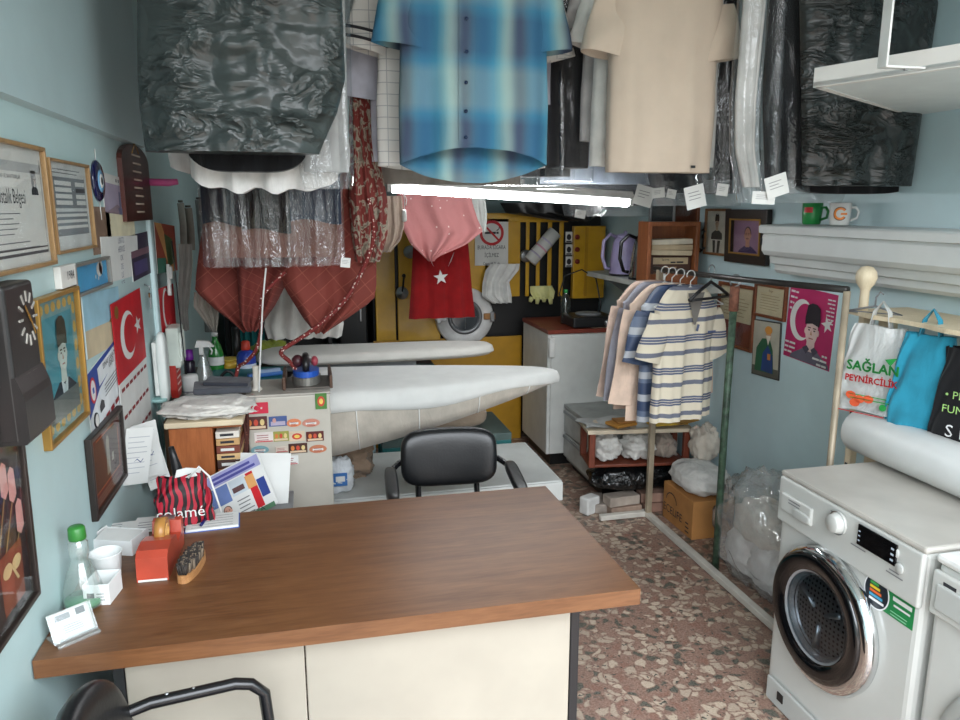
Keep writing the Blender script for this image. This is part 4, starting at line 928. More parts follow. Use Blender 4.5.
def dp(name,label,cat,Y,rows,m,**k):
    """rows of pixels [(py,pxl,pxr)] at depth Y"""
    q=[]; 
    for py,pl,pr in rows: a,c=at(pl,py,Y=Y),at(pr,py,Y=Y); q.append(((a.z+c.z)/2,a.x,c.x))
    cx_=sum(p[1]+p[2] for p in q)/(2*len(q)); z0=q[0][0]
    return drape(name,label,cat,Vector((cx_,Y,z0)),[(p[0]-z0,p[1]-cx_,p[2]-cx_) for p in q],m,**k)
YR=4.55
redm=cloth(134,20,22); rc_=dp('hanging_red_flag','red flag cloth with a white star hanging behind the pink cloth','flag',YR,[(225,414,466),(250,413,469),(290,411,472),(318,409,475)],redm,fold=.012,seed=3,d=.02)
b=B(); q=at(440,277,Y=YR)-rc_.location; b.star(q.x,q.z,.048,PAPER,1,PI/2+.1,-.03)
for sx in (-1,1):
    pts=[at(440+sx*(13-k*.9-.05*k*k),252+2.8*k,Y=YR)-rc_.location for k in range(6)]
    b.tube([(p.x,-.03,p.z) for p in pts],[.001,.005,.007,.007,.004,.001],PAPER,6,flat=.3)
b.build('star_and_crescent',rc_)
def pinkm():
    m,nt,b=newmat('dotted_pink_cotton'); b.inputs['Roughness'].default_value=.9
    v=co(nt); vo=N(nt,'ShaderNodeTexVoronoi',i_Scale=20.,i_Randomness=.5); nt.links.new(v,vo.inputs['Vector'])
    nt.links.new(ramp(nt,vo.outputs[0],[(.08,(232,214,206)),(.12,(184,122,121))]),b.inputs['Base Color']); bump(nt,b,noi(nt,v,14,4),.5,.02); return m
t=dp('hanging_pink_cloth','pink dotted cloth hanging in a point below the fluorescent tube','cloth',4.25,[(192,398,470),(203,392,472),(220,399,477),(231,404,482),(244,410,466),(257,424,436),(261,428,433)],pinkm(),fold=.03,seed=5,d=.06,kf=2)
dp('hanging_white_cloth','white cloth hanging just right of the pink dotted cloth','cloth',4.4,[(196,462,485),(215,464,487),(232,476,486)],cloth(206,208,204),seed=8,d=.03)
dp('hanging_beige_cloth','crumpled beige cloth hanging left of the pink dotted cloth','cloth',4.2,[(196,374,402),(225,376,404),(240,376,400),(252,378,390)],cloth(170,152,138,fold=1.0),seed=9,d=.05,fold=.03)
rag=dp('hanging_white_rag','small white rag on the yellow machine front below the no smoking sign','rag',YB-.12,[(264,491,520),(270,486,519),(282,483,509),(296,482,511),(303,492,511)],cloth(212,212,208),seed=4,d=.03,fold=.02)
t=dp('hanging_rubber_glove','pale yellow rubber glove hanging on the yellow bars','glove',YB-.06,[(286,530,552),(292,530,555),(299,534,553)],col(206,204,140,.5),seed=2,d=.02,fold=.01,kf=1.5)
b=B()
for k in range(4):
    p=at(532+6*k,297,Y=YB-.07)-t.location; e=at(530+7*k,302+2*(k%2),Y=YB-.07)-t.location; b.tube([p,(p+e)/2,e],[.018,.017,.012],col(206,204,140,.5),8)
b.build('fingers',t)
a,c=bk(530,261,YB-.06),bk(555,232,YB-.06)
t=thing('paper_roll','rolled white printed paper stuck slanting between the yellow bars','paper roll',(a+c)/2,0,None,(0,-math.atan2(c.z-a.z,c.x-a.x),0))
L_=(c-a).length
B().tube([(-L_/2,0,0),(L_/2,0,0)],.05,PAPER,20).build('roll',t)
b=B(); PKI=col(206,150,170,.7)
for k in range(3): b.tube([(-L_*.30+.06*k,-.002,0),(-L_*.30+.06*k+.012,-.002,0)],.0504,PKI if k%2 else col(186,180,200,.7),20)
b.build('printed_bands',t)
dp('hanging_dark_box','dark garment bundle hanging at the back beneath the tube light','garment',4.9,[(203,500,606),(213,506,600),(221,560,590)],DARK,seed=1,d=.2,fold=.02)
# white cabinet at the right back
YC=4.5; a=at(548,335,Y=YC); c=at(640,335,Y=YC)
t=thing('white_cabinet','tall white cabinet with a reddish brown top at the right rear','cabinet',((a.x+2.185)/2,YC+.28,0))
W_=2.185-a.x; ztop=.93; WC=col(206,208,204,.5,var=.03)
b=B(); b.box((0,0,(ztop+.08)/2),(W_,.56,ztop-.08-.03),WC,.006); b.build('carcass',t)
B().box((0.01,-.285,.5),(W_-.02,.016,.80),WC,.005).build('door',t); B().box((-W_/2+.02,-.30,.82),(.04,.03,.13),WHITE,.008).build('handle',t)
b=B(); b.box((0,0,ztop-.012),(W_+.01,.585,.028),col(122,54,40,.35),.005); b.box((.15,-.02,ztop+.003),(W_*.55,.5,.004),col(186,166,146,.5)); b.build('cabinet_top',t)
B().box((0,.02,.04),(W_-.1,.48,.08),DARK).build('plinth',t)
# things on the cabinet
q=at(568,326,Z=ztop+.006)
t=thing('plastic_bottle','clear bottle with a dark green cap on the white cabinet','bottle',(q.x+.02,4.72,ztop+.003))
b=B(); b.lathe([(0,.001),(.032,.001),(.034,.008),(.034,.15),(.028,.18),(.012,.205),(.012,.215)],film('bottle2',(70,80,74),.3,.4,(3,3,3),.1,.08),20,caps=False); b.build('bottle_body',t); B().lathe([(.014,.21),(.014,.232),(0,.233)],GREENP,14).build('cap',t)
q=at(600,330,Z=ztop+.006)
t=thing('gas_burner','black portable burner on the white cabinet','burner',(1.82,4.62,ztop+.003))
b=B(); b.box((0,0,.04),(.3,.26,.07),BLACK,.012); b.build('burner_body',t); B().lathe([(.085,.075),(.085,.086),(.05,.09),(0,.09)],GREYP,24).build('hot_plate',t); B().lathe([(.02,.13),(.02,.148),(0,.15)],STEEL,16,(.08,0,.035),'y').build('knob',t)
b=B(); b.tube([(-.1,.1,.06),(-.16,.13,.2),(-.12,.14,.32),(0,.14,.36),(.1,.13,.3),(.13,.1,.12),(.12,.1,.07)],.005,BLACK,6); b.build('cable',t)
# wall shelf with kettles, right wall
za=1.28; y0_,y1_=3.62,4.72
t=thing('wall_shelf','grey white wall shelf carrying kettles and a wooden crate','shelf',(2.03,4.15,za))
B().slab([(-.17,.62),(.165,.72),(.165,-.55),(-.13,-.55)],-.03,0,col(186,188,182,.5)).build('shelf_board',t)
for y in (-.3,.45): B().prism([(.16,-.03),(.16,-.2),(.14,-.2),(-.1,-.04),(-.1,-.03)],y-.008,y+.008,STEEL).build('bracket',t)
def kettle(name,label,p,m,m2,s,rz):
    t=thing(name,label,'kettle',p,rz)
    b=B(); b.lathe([(0,.001),(.075*s,.001),(.078*s,.01),(.074*s,.08*s),(.062*s,.17*s),(.05*s,.2*s)],m,28); b.build('kettle_body',t)
    B().lathe([(.052*s,.198*s),(.045*s,.212*s),(.0,.222*s)],m2,24).sph((0,0,.225*s),(.012,.012,.01),m2,12,8).build('lid',t)
    B().tube([(-.05*s,0,.2*s),(-.085*s,0,.215*s),(-.12*s,0,.18*s),(-.125*s,0,.1*s),(-.105*s,0,.04*s),(-.08*s,0,.035*s)],.011,m2,10).build('handle',t)
    B().prism([(.045*s,.16*s),(.085*s,.2*s),(.05*s,.2*s)],-.014,.014,m).build('spout',t)
    B().lathe([(.08*s,0),(.08*s,.012),(.07*s,.016)],BLACK,24).build('base',t); return t
LIL=col(168,158,196,.4)
q=at(622,268,X=2.02); kettle('kettle','lilac plastic kettle at the far end of the wall shelf',(1.975,4.42,za+.001),LIL,LIL,1.2,R(0))
kettle('kettle','steel and black electric kettle next to the wooden crate',(1.985,4.14,za+.001),col(176,178,176,.15,.9),BLACKGL,1.22,R(-15))
B_=B(); B_.tube([(0,.0,0),(-.04,.02,-.09),(-.01,.0,-.2),(.08,-.02,-.24),(.12,0,-.2)],.006,BLACK,6); tag(B_.build('hanging_cable',None,(2.05,4.32,za-.005)),'black kettle cable looping under the wall shelf','cable')
t=thing('wall_socket','white wall socket under the wall shelf','socket',(XR,4.2,1.17),RW); B().box((0,-.02,0),(.08,.04,.08),WHITE,.008).build('plate',t); B().lathe([(.022,.041),(.02,.042),(0,.042)],BLACK,16,axis='y').build('plug',t)
CRW=wood((124,68,36),(152,90,50),7,'z',.45)
q0,q1=at(645,222,Y=3.8),at(692,277,Y=3.8)
w_=q1.x-q0.x; h_=q0.z-za
t=thing('wooden_crate','orange brown wooden crate full of cards and envelopes on the wall shelf','crate',((q0.x+q1.x)/2+.035,3.88,za+.001),R(-6))
b=B()
for s in (-1,1): b.box((s*(w_/2-.012),0,h_/2),(.024,.17,h_),CRW,.004)
b.box((0,0,.012),(w_-.04,.16,.024),CRW,.002); b.box((0,-.07,h_-.012),(w_-.04,.03,.024),CRW,.003); b.box((0,.078,h_/2),(w_-.03,.008,h_-.02),CRW); b.box((0,-.07,.04),(w_-.04,.012,.04),CRW,.003)
b.build('crate_frame',t)
for k,(zz,cc,dd) in enumerate(((.235,(214,206,186),.12),(.205,(190,170,140),.13),(.175,(206,190,160),.12))): 
    tag(B().box((0,0,0),(w_-.06,dd,.028),col(*cc,.8),.002,(0,.02*(k-1),.03)).build('envelope_bundle',None,t.location+Vector((0,0,zz-.0)),(0,0,R(-6))),('pale bundle of envelopes topmost in the wooden crate','tan bundle of envelopes second in the wooden crate','cream bundle of envelopes resting on the carved plaque in the crate')[k],'envelopes','envelopes in the crate')
t2=thing('carved_plaque','dark carved plaque with a name plate in the wooden crate','plaque',t.location+Vector((0,-.03,.026)),R(-6))
b=B(); b.box((0,0,.065),(w_-.06,.02,.13),col(74,44,30,.4),.003); b.build('plaque_board',t2)
b=B(); b.rc(-w_*.34,.085,w_*.34,.122,col(190,170,136,.5),1,-.0105); b.tx('Sports',-.03,.105,.017,INK,2,-.0105); b.rc(-.0,.091,.03,.099,INK,2,-.0105); b.rc(.035,.091,.075,.1,INK,2,-.0105); b.fl([(-.04,.07),(.04,.07),(0,.03)],col(170,140,96,.5),1,-.0105)
for k in range(6): b.el(-.09+.036*k,.025,.012,.016,col(120,82,56,.5),1,10,-.0105)
b.build('name_plate',t2)
q=at(660,212,Y=3.95)
t=photo_frame('small_picture','small grey framed black picture above the wooden crate','picture',Vector((q.x+.0,3.93,q.z-.0)),.15,.13,GREYP,.014,lambda b,w,h,y:b.rc(-w/2,-h/2,w/2,h/2,col(26,28,32,.4),1,y),(0,0,R(-8)))
photo_frame('wooden_picture','reddish wooden panel frame on the right wall behind the crate','panel',cen(at(676,208,X=2.2),at(697,250,X=2.2)),.30,.30,BRW,.03,lambda b,w,h,y:b.rc(-w/2,-h/2,w/2,h/2,col(110,56,36,.5),1,y),(0,0,RW),glass=False)
b=B(); G_=STEEL
b.tube([(0,-.01,.07),(.0,-.012,-.06)],.004,BLACK,6); b.tube([(-.02,-.012,.05),(-.005,-.012,.06),(.018,-.012,.045)],.004,BLACK,6); b.tube([(-.03,-.012,-.05),(-.01,-.02,-.065),(.025,-.015,-.04)],.006,BLACK,6); b.sph((0,-.012,.02),(.012,.008,.016),BLACK,10,6)
tag(b.build('hanging_ornament',None,at(705,240,X=2.195),(0,0,RW)),'small black metal ornament on the wall left of the soldier photo','ornament')
q=at(652,283,Y=3.55)
tag(B().cyl((0,0,0),.018,.07,PAPER,16).build('white_candle',None,(at(664,275,Y=3.7).x,3.72,za+.001)),'short white candle at the near end of the wall shelf','candle')
# ---------------------------------------------------------------- clothes rack on the right
XK=1.81; RST=col(150,138,118,.5,.2,var=.15); GRN=col(58,78,62,.5,.1,var=.3,scale=40)
t=thing('clothes_rack','long metal clothes rack with a pale floor rail along the right wall','rack',(XK,2.9,0))
b=B(); b.tube([(0,-.70,1.425),(0,.0,1.40),(0,.76,1.385)],.0125,col(60,58,56,.35,.6),12); b.build('hanging_rod',t)
b=B(); b.box((0,-.0,.018),(.035,1.5,.03),col(196,192,182,.5,var=.06),.004); b.box((-.13,.72,.018),(.30,.035,.03),col(196,192,182,.5),.004); b.build('floor_rail',t)
b=B(); b.box((0,.70,.70),(.03,.03,1.37),RST,.004); b.build('upright',t)
b=B(); b.tube([(0,-.68,.03),(0,-.70,.4),(0,-.70,1.42)],.012,RST,10); b.build('upright',t)
t=thing('green_pole','worn green pole with a rusty top hooked on the clothes rod','pole',(1.85,2.955,0))
b=B(); b.tube([(0,0,.0),(-.002,0,.7),(.002,0,1.26)],.0165,GRN,14); b.build('pole_shaft',t); B().tube([(.002,0,1.25),(.002,0,1.36)],.021,col(112,72,56,.8,var=.3,scale=40),14).build('rusty_sleeve',t)
b=B(); b.tube([(.002+.026*cos(R(a)),0,1.385+.026*sin(R(a))) for a in range(-90,250,20)],.004,STEEL,8); b.build('ring_hook',t)
# ---------------------------------------------------------------- drawers, crate table, bags and bricks
t=thing('drawer_unit','low grey drawer unit with two drawers below the white cabinet','drawers',(1.89,4.215,0),RW)
DG_=col(160,162,158,.5,var=.04)
b=B(); b.box((0,.01,.24),(.51,.53,.36),DG_,.006); b.box((0,.0,.43),(.53,.55,.025),col(150,152,148,.5,var=.1),.004); b.build('carcass',t)
for k in range(2):
    d_=B().box((0,-.267,.335-.165*k),(.50,.02,.15),col(178,180,176,.5),.004).build('drawer',t); B().box((0,-.279,.395-.165*k),(.50,.012,.02),col(130,134,134,.4),.003).build('handle_strip',d_)
B().box((0,.02,.03),(.5,.46,.06),DARK).build('plinth',t)
t=thing('crate_table','small pale topped wooden table stuffed with laundry bags','table',(1.79,3.78,0),R(-8))
b=B(); b.box((0,0,.487),(.60,.26,.022),col(206,192,168,.5),.004); b.build('table_top',t)
RB=wood((96,44,28),(128,62,40),6,'z')
for sx in (-1,1):
    for sy in (-1,1): B().box((sx*.27,sy*.10,.378),(.035,.035,.198),RB,.004).build('leg',t)
B().box((0,0,.288),(.57,.23,.016),RB,.003).build('lower_shelf',t)
def lump(name,label,cat,c,r,m,seed,amp=.25,fr=2.6,flat=None,group=None,n=40,k=28,rz=0,parent=None,par=None,zc=0):
    b=B(); vs=[];fs=[]; S=lambda v,p:math.copysign(abs(v)**p,v)
    for j in range(k+1):
        t_=PI*j/k
        for i in range(n):
            a=2*PI*i/n; d=Vector((S(cos(a),.7)*sin(t_)**.8,S(sin(a),.7)*sin(t_)**.8,S(cos(t_),.8)))
            q=1+amp*(noise.noise(d*fr+Vector((seed*7.1,seed,0)))+.5*noise.noise(d*fr*2.7+Vector((seed,3,seed)))+.25*noise.noise(d*fr*6+Vector((seed,9,seed))))
            p=Vector((d.x*r[0]*q,d.y*r[1]*q,d.z*r[2]*q)); p.z=max(p.z,-r[2]*.92); vs.append(p)
    for j in range(k):
        for i in range(n): fs.append((j*n+i,(j+1)*n+i,(j+1)*n+(i+1)%n,j*n+(i+1)%n))
    b.add(vs,fs,m,True); o=b.build(name,par,c,(0,0,rz)); return tag(o,label,cat,group) if label else o
WCL=cloth(200,198,192,fold=1.0); 
lump('laundry_bundle','white laundry bundle in the small wooden table, furthest to the left','laundry',(1.62,3.79,.37),(.075,.09,.07),WCL,3,.3)
lump('laundry_bundle','big white laundry bundle in the middle of the small wooden table','laundry',(1.80,3.77,.37),(.085,.10,.068),WCL,5,.3)
lump('laundry_bundle','brown grey laundry bundle at the right in the small wooden table','laundry',(1.96,3.755,.365),(.065,.08,.065),cloth(150,138,126,fold=1.0),8,.3)
b=B(); b.grid(lambda u,v:(-.28+.56*u+.02*sin(7*v),-.12+.22*v,.5005+.006*sin(9*u+4*v)+.004*sin(23*u)),20,12,col(170,172,170,.5)); b.grid(lambda u,v:(-.28+.56*u+.02*sin(7*v),-.12+.22*v,.4995+.006*sin(9*u+4*v)+.004*sin(23*u)),20,12,col(170,172,170,.5))
tag(b.build('grey_sheet',None,(1.76,3.80,.006),(0,0,R(-8))),'grey plastic sheet spread over the small wooden table','sheet')
t=tag(B().box((0,0,.01),(.14,.11,.018),col(170,120,50,.7),.004,(0,0,.3)).box((.02,.01,.024),(.11,.09,.01),col(150,104,50,.7),.003).build('brown_pouch',None,(1.68,3.72,.512)),'flat brown pouch lying on the small wooden table','pouch')
b=B(); b.box((0,0,.006),(.22,.12,.01),col(196,160,60,.8),.003); b.box((.1,-.02,.014),(.16,.1,.006),col(150,110,46,.8),.002,(0,0,.4)); tag(b.build('yellow_cloth',None,(1.94,3.70,.512)),'folded yellow patterned cloth at the right on the small table','cloth')
lump('black_bin_bag','shiny black bin bag on bricks under the small wooden table','bag',(1.77,3.60,.10+.10),(.27,.15,.1),binbag(16,17,18,.22,(8,8,8),.7,'black'),4,.18) if 0 else None
t=lump('black_bin_bag','shiny black bin bag bundle on the bricks under the small wooden table','bag',(1.80,3.79,.195),(.27,.14,.078),binbag(16,17,18,.22,(8,8,8),.7,'black'),4,.10)
BRK=[(1.585,3.80,.0,78,(158,148,138)),(1.70,3.69,.0,3,(150,128,112)),(1.91,3.70,.0,-4,(146,112,96)),(1.72,3.80,0,4,(140,110,96)),(1.95,3.81,0,2,(152,136,120)),(1.69,3.70,.056,6,(162,150,138)),(1.90,3.71,.056,-6,(150,118,102))]
pr_=None; BRL=('grey brick set endways beside the white block under the black bag','brown brick in the middle of the lower row under the black bag','red brick at the right of the lower row under the black bag','brick in the back row at the left under the black bag','brick at the back of the lower row under the black bag','pale brick in the upper row at the left under the black bag','reddish brick in the upper row beside the rack upright')
for k,(x,y,z,a,cc) in enumerate(BRK): tag(B().box((0,0,.027),(.19,.09,.054),col(*cc,.85,var=.15,bmp=.4),.005).build('brick',None,(x,y,z+.0005),(0,0,R(a))),BRL[k],'brick','bricks under the black bag')
tag(B().box((0,0,.05),(.1,.07,.1),WHITE,.01).build('white_block',None,(1.515,3.74,.0),(0,0,R(25))),'small white block at the left end of the bricks','block')
# carton and clear bags behind the rail
CB=col(172,120,66,.8,var=.05)
t=thing('cardboard_carton','brown cardboard carton with dark printing behind the floor rail','carton',(2.00,3.44,0),RW)
b=B(); b.box((0,.02,.105),(.33,.24,.21),CB,.004); b.build('carton_body',t)
b=B(); y=-.1105; b.tx('ECELIFE',-.03,.06,.062,INK,1,y); 
for i in range(10): 
    a0,a1=PI*i/10,PI*(i+1)/10; b.fl([(-.05+.06*cos(a0),.13+.05*sin(a0)),(-.05+.06*cos(a1),.13+.05*sin(a1)),(-.05+.054*cos(a1),.13+.044*sin(a1)),(-.05+.054*cos(a0),.13+.044*sin(a0))],INK,1,y)
b.lines(.11,.15,.03,.1,3,INK,1,y,.3); b.build('carton_print',t)
FM=film('laundry',(236,238,236),.24,.35,(5,5,5),.5,.1)
lump('folded_linen_pack','pack of folded white linen in plastic on top of the carton','linen',(2.02,3.43,.285),(.13,.17,.075),cloth(206,204,198,fold=.8),6,.12)
lump('crumpled_bag','crumpled beige white bag standing behind the linen pack','bag',(2.10,3.55,.43),(.07,.07,.10),cloth(196,186,172,fold=1.0),12,.3)
t=thing('clear_laundry_bag','large clear plastic sack of white laundry beside the washing machine','bag',(2.0,2.78,0))
lump('plastic_sack',None,None,(0,0,.25),(.165,.27,.27),FM,21,.22,2.2,n=56,k=40,par=t)
for k,(x,y,z,rr,cc) in enumerate(((0,.1,.12,(.11,.13,.11),(228,228,226)),(.0,-.1,.13,(.11,.13,.12),(222,224,224)),(.0,.0,.29,(.11,.18,.1),(214,208,198)))):
    lump('folded_laundry',None,None,(x,y,z),rr,cloth(*cc,fold=.8),30+k,.16,par=t)
b=B(); p=[]; b.M=Matrix.Translation((-.165,.06,.3))@Matrix.Rotation(R(-90),4,'Z'); b.tx('30x4x2',0,0,.035,GREYINK,1,-.012); b.build('bag_print',t)
# ---------------------------------------------------------------- wooden rack with shopping bags
XW=1.95; OW=wood((206,190,158),(222,208,180),5,'z',.5)
t=thing('wooden_stand','pale wooden stand with a round knob holding shopping bags','stand',(XW+.02,2.26,0))
b=B(); b.tube([(0,.06,.0),(0,.01,1.335)],.016,OW,12,flat=1); b.box((.0,.03,.66),(.03,.03,1.32),OW,.004); b.build('post',t)
b=B(); b.box((.03,-.05,.66),(.022,.07,1.32),OW,.004); b.build('post',t)
b=B(); b.lathe([(.018,1.33),(.016,1.36),(.0155,1.405),(.018,1.418),(.03,1.435),(.0365,1.456),(.033,1.478),(.02,1.494),(0,1.499)],OW,24,(-.02,.02,0)); b.build('knob',t)
b=B(); pts=[(-.06,.05),(.2,.05),(.2,-1.0),(-.07,-1.0)]+[(-.07+.012*sin(k*1.9),-1.0+.1*k) for k in range(1,10)]
b.slab(pts,1.325,1.34,OW); b.build('top_board',t)
b=B()
for k in range(9): b.tx('mm'[k%2],-.0,0,.01,INK,1) if 0 else b.box((-.016,.03,.25+.1*k),(.002,.012,.02),INK)
b.build('ruler_marks',t); 
# ruler_marks belong to the post
def shop_bag(name,label,c,w,h,d,m,rz,handle=True,seed=0,draw=None,hm=None,top=1.0):
    t=thing(name,label,'bag',c,rz); r=random.Random(seed); ph=r.uniform(0,6)
    def fn(u,v):
        a=2*PI*u; S=lambda q,p:math.copysign(abs(q)**p,q)
        k=v; ww=w/2*(top+(1-top)*min(1,k*1.6)); dd=d/2*(.35+.65*min(1,k*1.3))
        x=ww*S(cos(a),.45); y=dd*S(sin(a),.6)+.006*sin(10*u*PI+ph+5*v)+.005*sin(18*PI*u+11*v+ph); x+=.003*sin(13*v+ph+a)
        return (x,y,-h*v+.012*noise.noise((x*9,y*9,v*4+seed)))
    b=B(); b.grid(fn,56,30,m,True)
    ring=[fn(i/56,1) for i in range(56)]; b.add(ring,[tuple(range(56))],m); b.build('bag_body',t)
    if handle:
        b=B()
        for s in (-1,1): b.tube([(-w*.2*top,s*.01,-.005),(-w*.15*top,s*.008,.05),(0,0,.085),(w*.15*top,s*.008,.05),(w*.2*top,s*.01,-.005)],.007,hm or m,8,flat=.4)
        b.build('handle',t)
    if draw: b=B(); draw(b,-d/2-.014); b.build('bag_print',t)
    return t
def p1(b,y):
    G=col(30,140,60,.6); OR_=col(220,90,50,.6)
    b.tx('SAĞLAN',.012,-.15,.046,G,3,y,sx=1.0,bold=.0016); b.tx('PEYNİRCİLİK',.012,-.19,.031,RED,3,y,sx=.92,bold=.0011); b.lines(-.06,.09,-.25,-.225,2,G,3,y,.3); b.tx('www',.0,-.125,.014,GREYINK,3,y)
    for x,z in ((-.05,-.24),(-.02,-.25),(.01,-.245),(-.035,-.265)): b.el(x,z,.018,.014,OR_,3,12,y)
    b.el(.06,-.265,.012,.012,G,3,12,y); b.fl([(.05,-.1),(.09,-.09),(.07,-.12)],G,3,y); b.lines(-.09,.09,-.30,-.285,1,RED,3,y,.2)
WB=film('whitebag',(226,228,226),.93,.1,(8,8,5),.5,.3)
# hook positions on the stand
shop_bag('shopping_bag','white plastic bag printed in green and red hanging on the wooden stand',(1.90,2.13,1.305),.24,.30,.085,WB,R(-66),True,2,p1,None,.7)
shop_bag('shopping_bag','turquoise cloth bag hanging next to the white printed bag',(1.94,1.96,1.30),.21,.33,.085,cloth(44,138,164),R(-70),True,5,None,None,.75)
def p3(b,y):
    b.tx('• PE',-.03,-.15,.034,col(150,190,110,.6),3,y); b.tx('FUM',-.03,-.195,.034,col(150,190,110,.6),3,y); b.tx('S I',-.02,-.27,.055,col(214,214,214,.6),3,y)
shop_bag('shopping_bag','black printed bag hanging at the right frame edge',(1.97,1.80,1.28),.22,.30,.085,cloth(22,22,24),R(-72),True,7,p3,None,.85)
b=B(); b.tube([(0,0,-.03),(0,0,0),(.012,0,.02),(.024,0,.012)],.003,GREYP,6); b.tube([(-.09,0,-.055),(0,0,-.03),(.09,0,-.055),(-.09,0,-.055)],.004,GREYP,6)
tag(b.build('wire_hanger',None,(1.93,2.2,1.395),(0,0,R(-60))),'small wire hanger lying on top of the wooden stand','hanger')
# ================================================================ PRESSING TABLES AND BOARDS
PAD=cloth(212,212,208,fold=.06,var=.02); SKB=cloth(178,170,158,fold=.2)
def board(name,label,outl,ztop,zmid,zbot,m1,m2,seams=0,th=None):
    """padded pressing board: outl = closed outline (x,y); zmid/zbot functions of x"""
    cx=sum(p[0] for p in outl)/len(outl); cy=sum(p[1] for p in outl)/len(outl)
    t=thing(name,label,'ironing board',(cx,cy,0)); n=len(outl)
    def ring(ins,zf): return [((p[0]-cx)*ins[0],(p[1]-cy)*ins[1],zf(p[0])) for p in outl]
    rs=[ring((.80,.55),lambda x:ztop+.006),ring((.95,.86),lambda x:ztop+.003),ring((.985,.955),lambda x:ztop-.006),ring((1,1),lambda x:ztop-.025),ring((1.003,1.01),lambda x:(ztop-.025+zmid(x))/2),ring((1,1),zmid),ring((.985,.96),lambda x:zmid(x)-.004)]
    b=B(); vs=[p for r in rs for p in r]; fs=[tuple(range(n))]
    for j in range(len(rs)-1): fs+=[(j*n+i,(j+1)*n+i,(j+1)*n+(i+1)%n,j*n+(i+1)%n) for i in range(n)]
    b.add(vs,fs,m1,True); b.build('padded_cover',t)
    if zbot:
        r0=ring((.982,.955),zmid); r1=ring((.97,.93),lambda x:(zmid(x)+zbot(x))/2); r2=ring((.95,.85),zbot)
        b=B(); b.add(r0+r1+r2,[(j*n+i,(j+1)*n+i,(j+1)*n+(i+1)%n,j*n+(i+1)%n) for j in range(2) for i in range(n)]+[tuple(2*n+i for i in range(n))[::-1]],m2,True); sk=b.build('side_skirt',t)
        b=B()
        for i in range(n):
            if outl[i][1]<cy and seams and i%seams==0: 
                o=lambda p:(p[0],p[1]-.004,p[2]); b.tube([o(r0[i]),o(r1[i]),o(r2[i])],.0025,PAPER,6)
        b.build('seam_cord',sk)
    return t
def outline(pts,n=10):
    """closed Catmull-Rom through pts"""
    o=[];k=len(pts)
    for i in range(k):
        p=[Vector(pts[(i+d)%k]) for d in (-1,0,1,2)]
        for j in range(n):
            t=j/n; o.append(tuple(.5*((2*p[1])+(p[2]-p[0])*t+(2*p[0]-5*p[1]+4*p[2]-p[3])*t*t+(-p[0]+3*p[1]-3*p[2]+p[3])*t**3)))
    return o
ol=outline([(-.06,3.08),(.25,3.02),(.6,3.05),(.95,3.14),(1.12,3.22),(1.13,3.28),(1.0,3.38),(.6,3.5),(.25,3.56),(-.06,3.55)],9)
zm=lambda x:.865+.045*max(0,min(1,(x-.25)/.85))+.012*sin(9*x); 
zb=lambda x:min(zm(x)-.012,.665+.235*max(0,min(1,(x-.0)/1.13))**1.05)
board('ironing_board','long white padded ironing board with a tapering beige skirt, tip to the right',ol,.955,zm,zb,PAD,SKB,7)
t=thing('board_post','dark post carrying the left end of the front ironing board','post',(-.045,3.36,0)); B().cyl((0,0,0),.03,.67,DARK,18).build('post_shaft',t); B().cyl((0,0,0),.06,.02,DARK,24).build('foot_plate',t)
ol=outline([(-.2,3.72),(.3,3.68),(.75,3.70),(.93,3.76),(.97,3.84),(.93,3.92),(.75,3.98),(.3,4.0),(-.2,4.0)],9)
board('ironing_board','slimmer grey white padded ironing board behind the front one',ol,.985,lambda x:.95,lambda x:.935,cloth(190,187,180,fold=.06,var=.02),SKB)
t=thing('pressing_unit','pale blue pressing unit with a teal top under the rear ironing board','pressing unit',(.30,3.9,0))
B().box((.02,0,.86),(.66,.26,.05),TEAL,.006).build('unit_top',t)
B().box((-.14,.0,.418),(.32,.26,.834),col(168,190,196,.4),.006).build('unit_body',t)
for x in (-.1,.3,.8): pass
B().box((0,.0,.908),(.5,.16,.044),STEEL,.003).build('board_rest',t)
ol=outline([(.30,3.80),(.6,3.78),(.88,3.80),(.95,3.90),(.88,4.0),(.6,4.02),(.30,4.0)],8)
board('sleeve_board','tan padded sleeve board on the teal shelf behind the black chair',ol,.645,lambda x:.56,None,cloth(168,150,132),SKB) if 0 else None
t=thing('teal_stand','low teal steel stand with a dark front behind the black chair','stand',(.70,3.95,0))
B().box((0,0,.49),(.70,.44,.04),col(66,84,80,.5),.004).build('stand_top',t); B().box((0,-.20,.415),(.70,.03,.11),TEAL,.004).build('front_apron',t)
for sx in (-1,1):
    for sy in (-1,1): B().box((sx*.31,sy*.18,.235),(.05,.05,.47),TEAL,.004).build('leg',t)
b=B(); pillow(b,.56,.26,.13,cloth(160,142,124),0,.4); o=b.build('padded_sleeve_board',None,(.67,3.95,.577),(R(90),0,0)); tag(o,'tan padded sleeve board lying on the low teal stand','ironing board')
t=thing('low_table','low white table with a thick front edge behind the black chair','table',(.575,3.42,0))
LT=col(196,198,194,.5,var=.03); B().box((0,0,.43),(1.10,.60,.05),LT,.006).build('table_top',t); B().box((0,-.30,.405),(1.10,.025,.09),LT,.004).build('front_edge',t)
for sx in (-1,1):
    for sy in (-1,1): B().box((sx*.50,sy*.24,.2),(.05,.05,.4),col(30,110,108,.5),.004).build('leg',t)
B().box((0,.0,.12),(1.0,.5,.03),TEAL,.004).build('lower_shelf',t)
lump('cloth_pile','crumpled tan cloth heaped on the left end of the low table','cloth',(.175,3.42,.535),(.095,.10,.085),cloth(150,128,108,fold=1.1),17,.4)
t=lump('detergent_bag','white bag with a blue label on the low white table','bag',(.11,3.22,.53),(.06,.055,.08),cloth(206,210,212,fold=.9),19,.25)
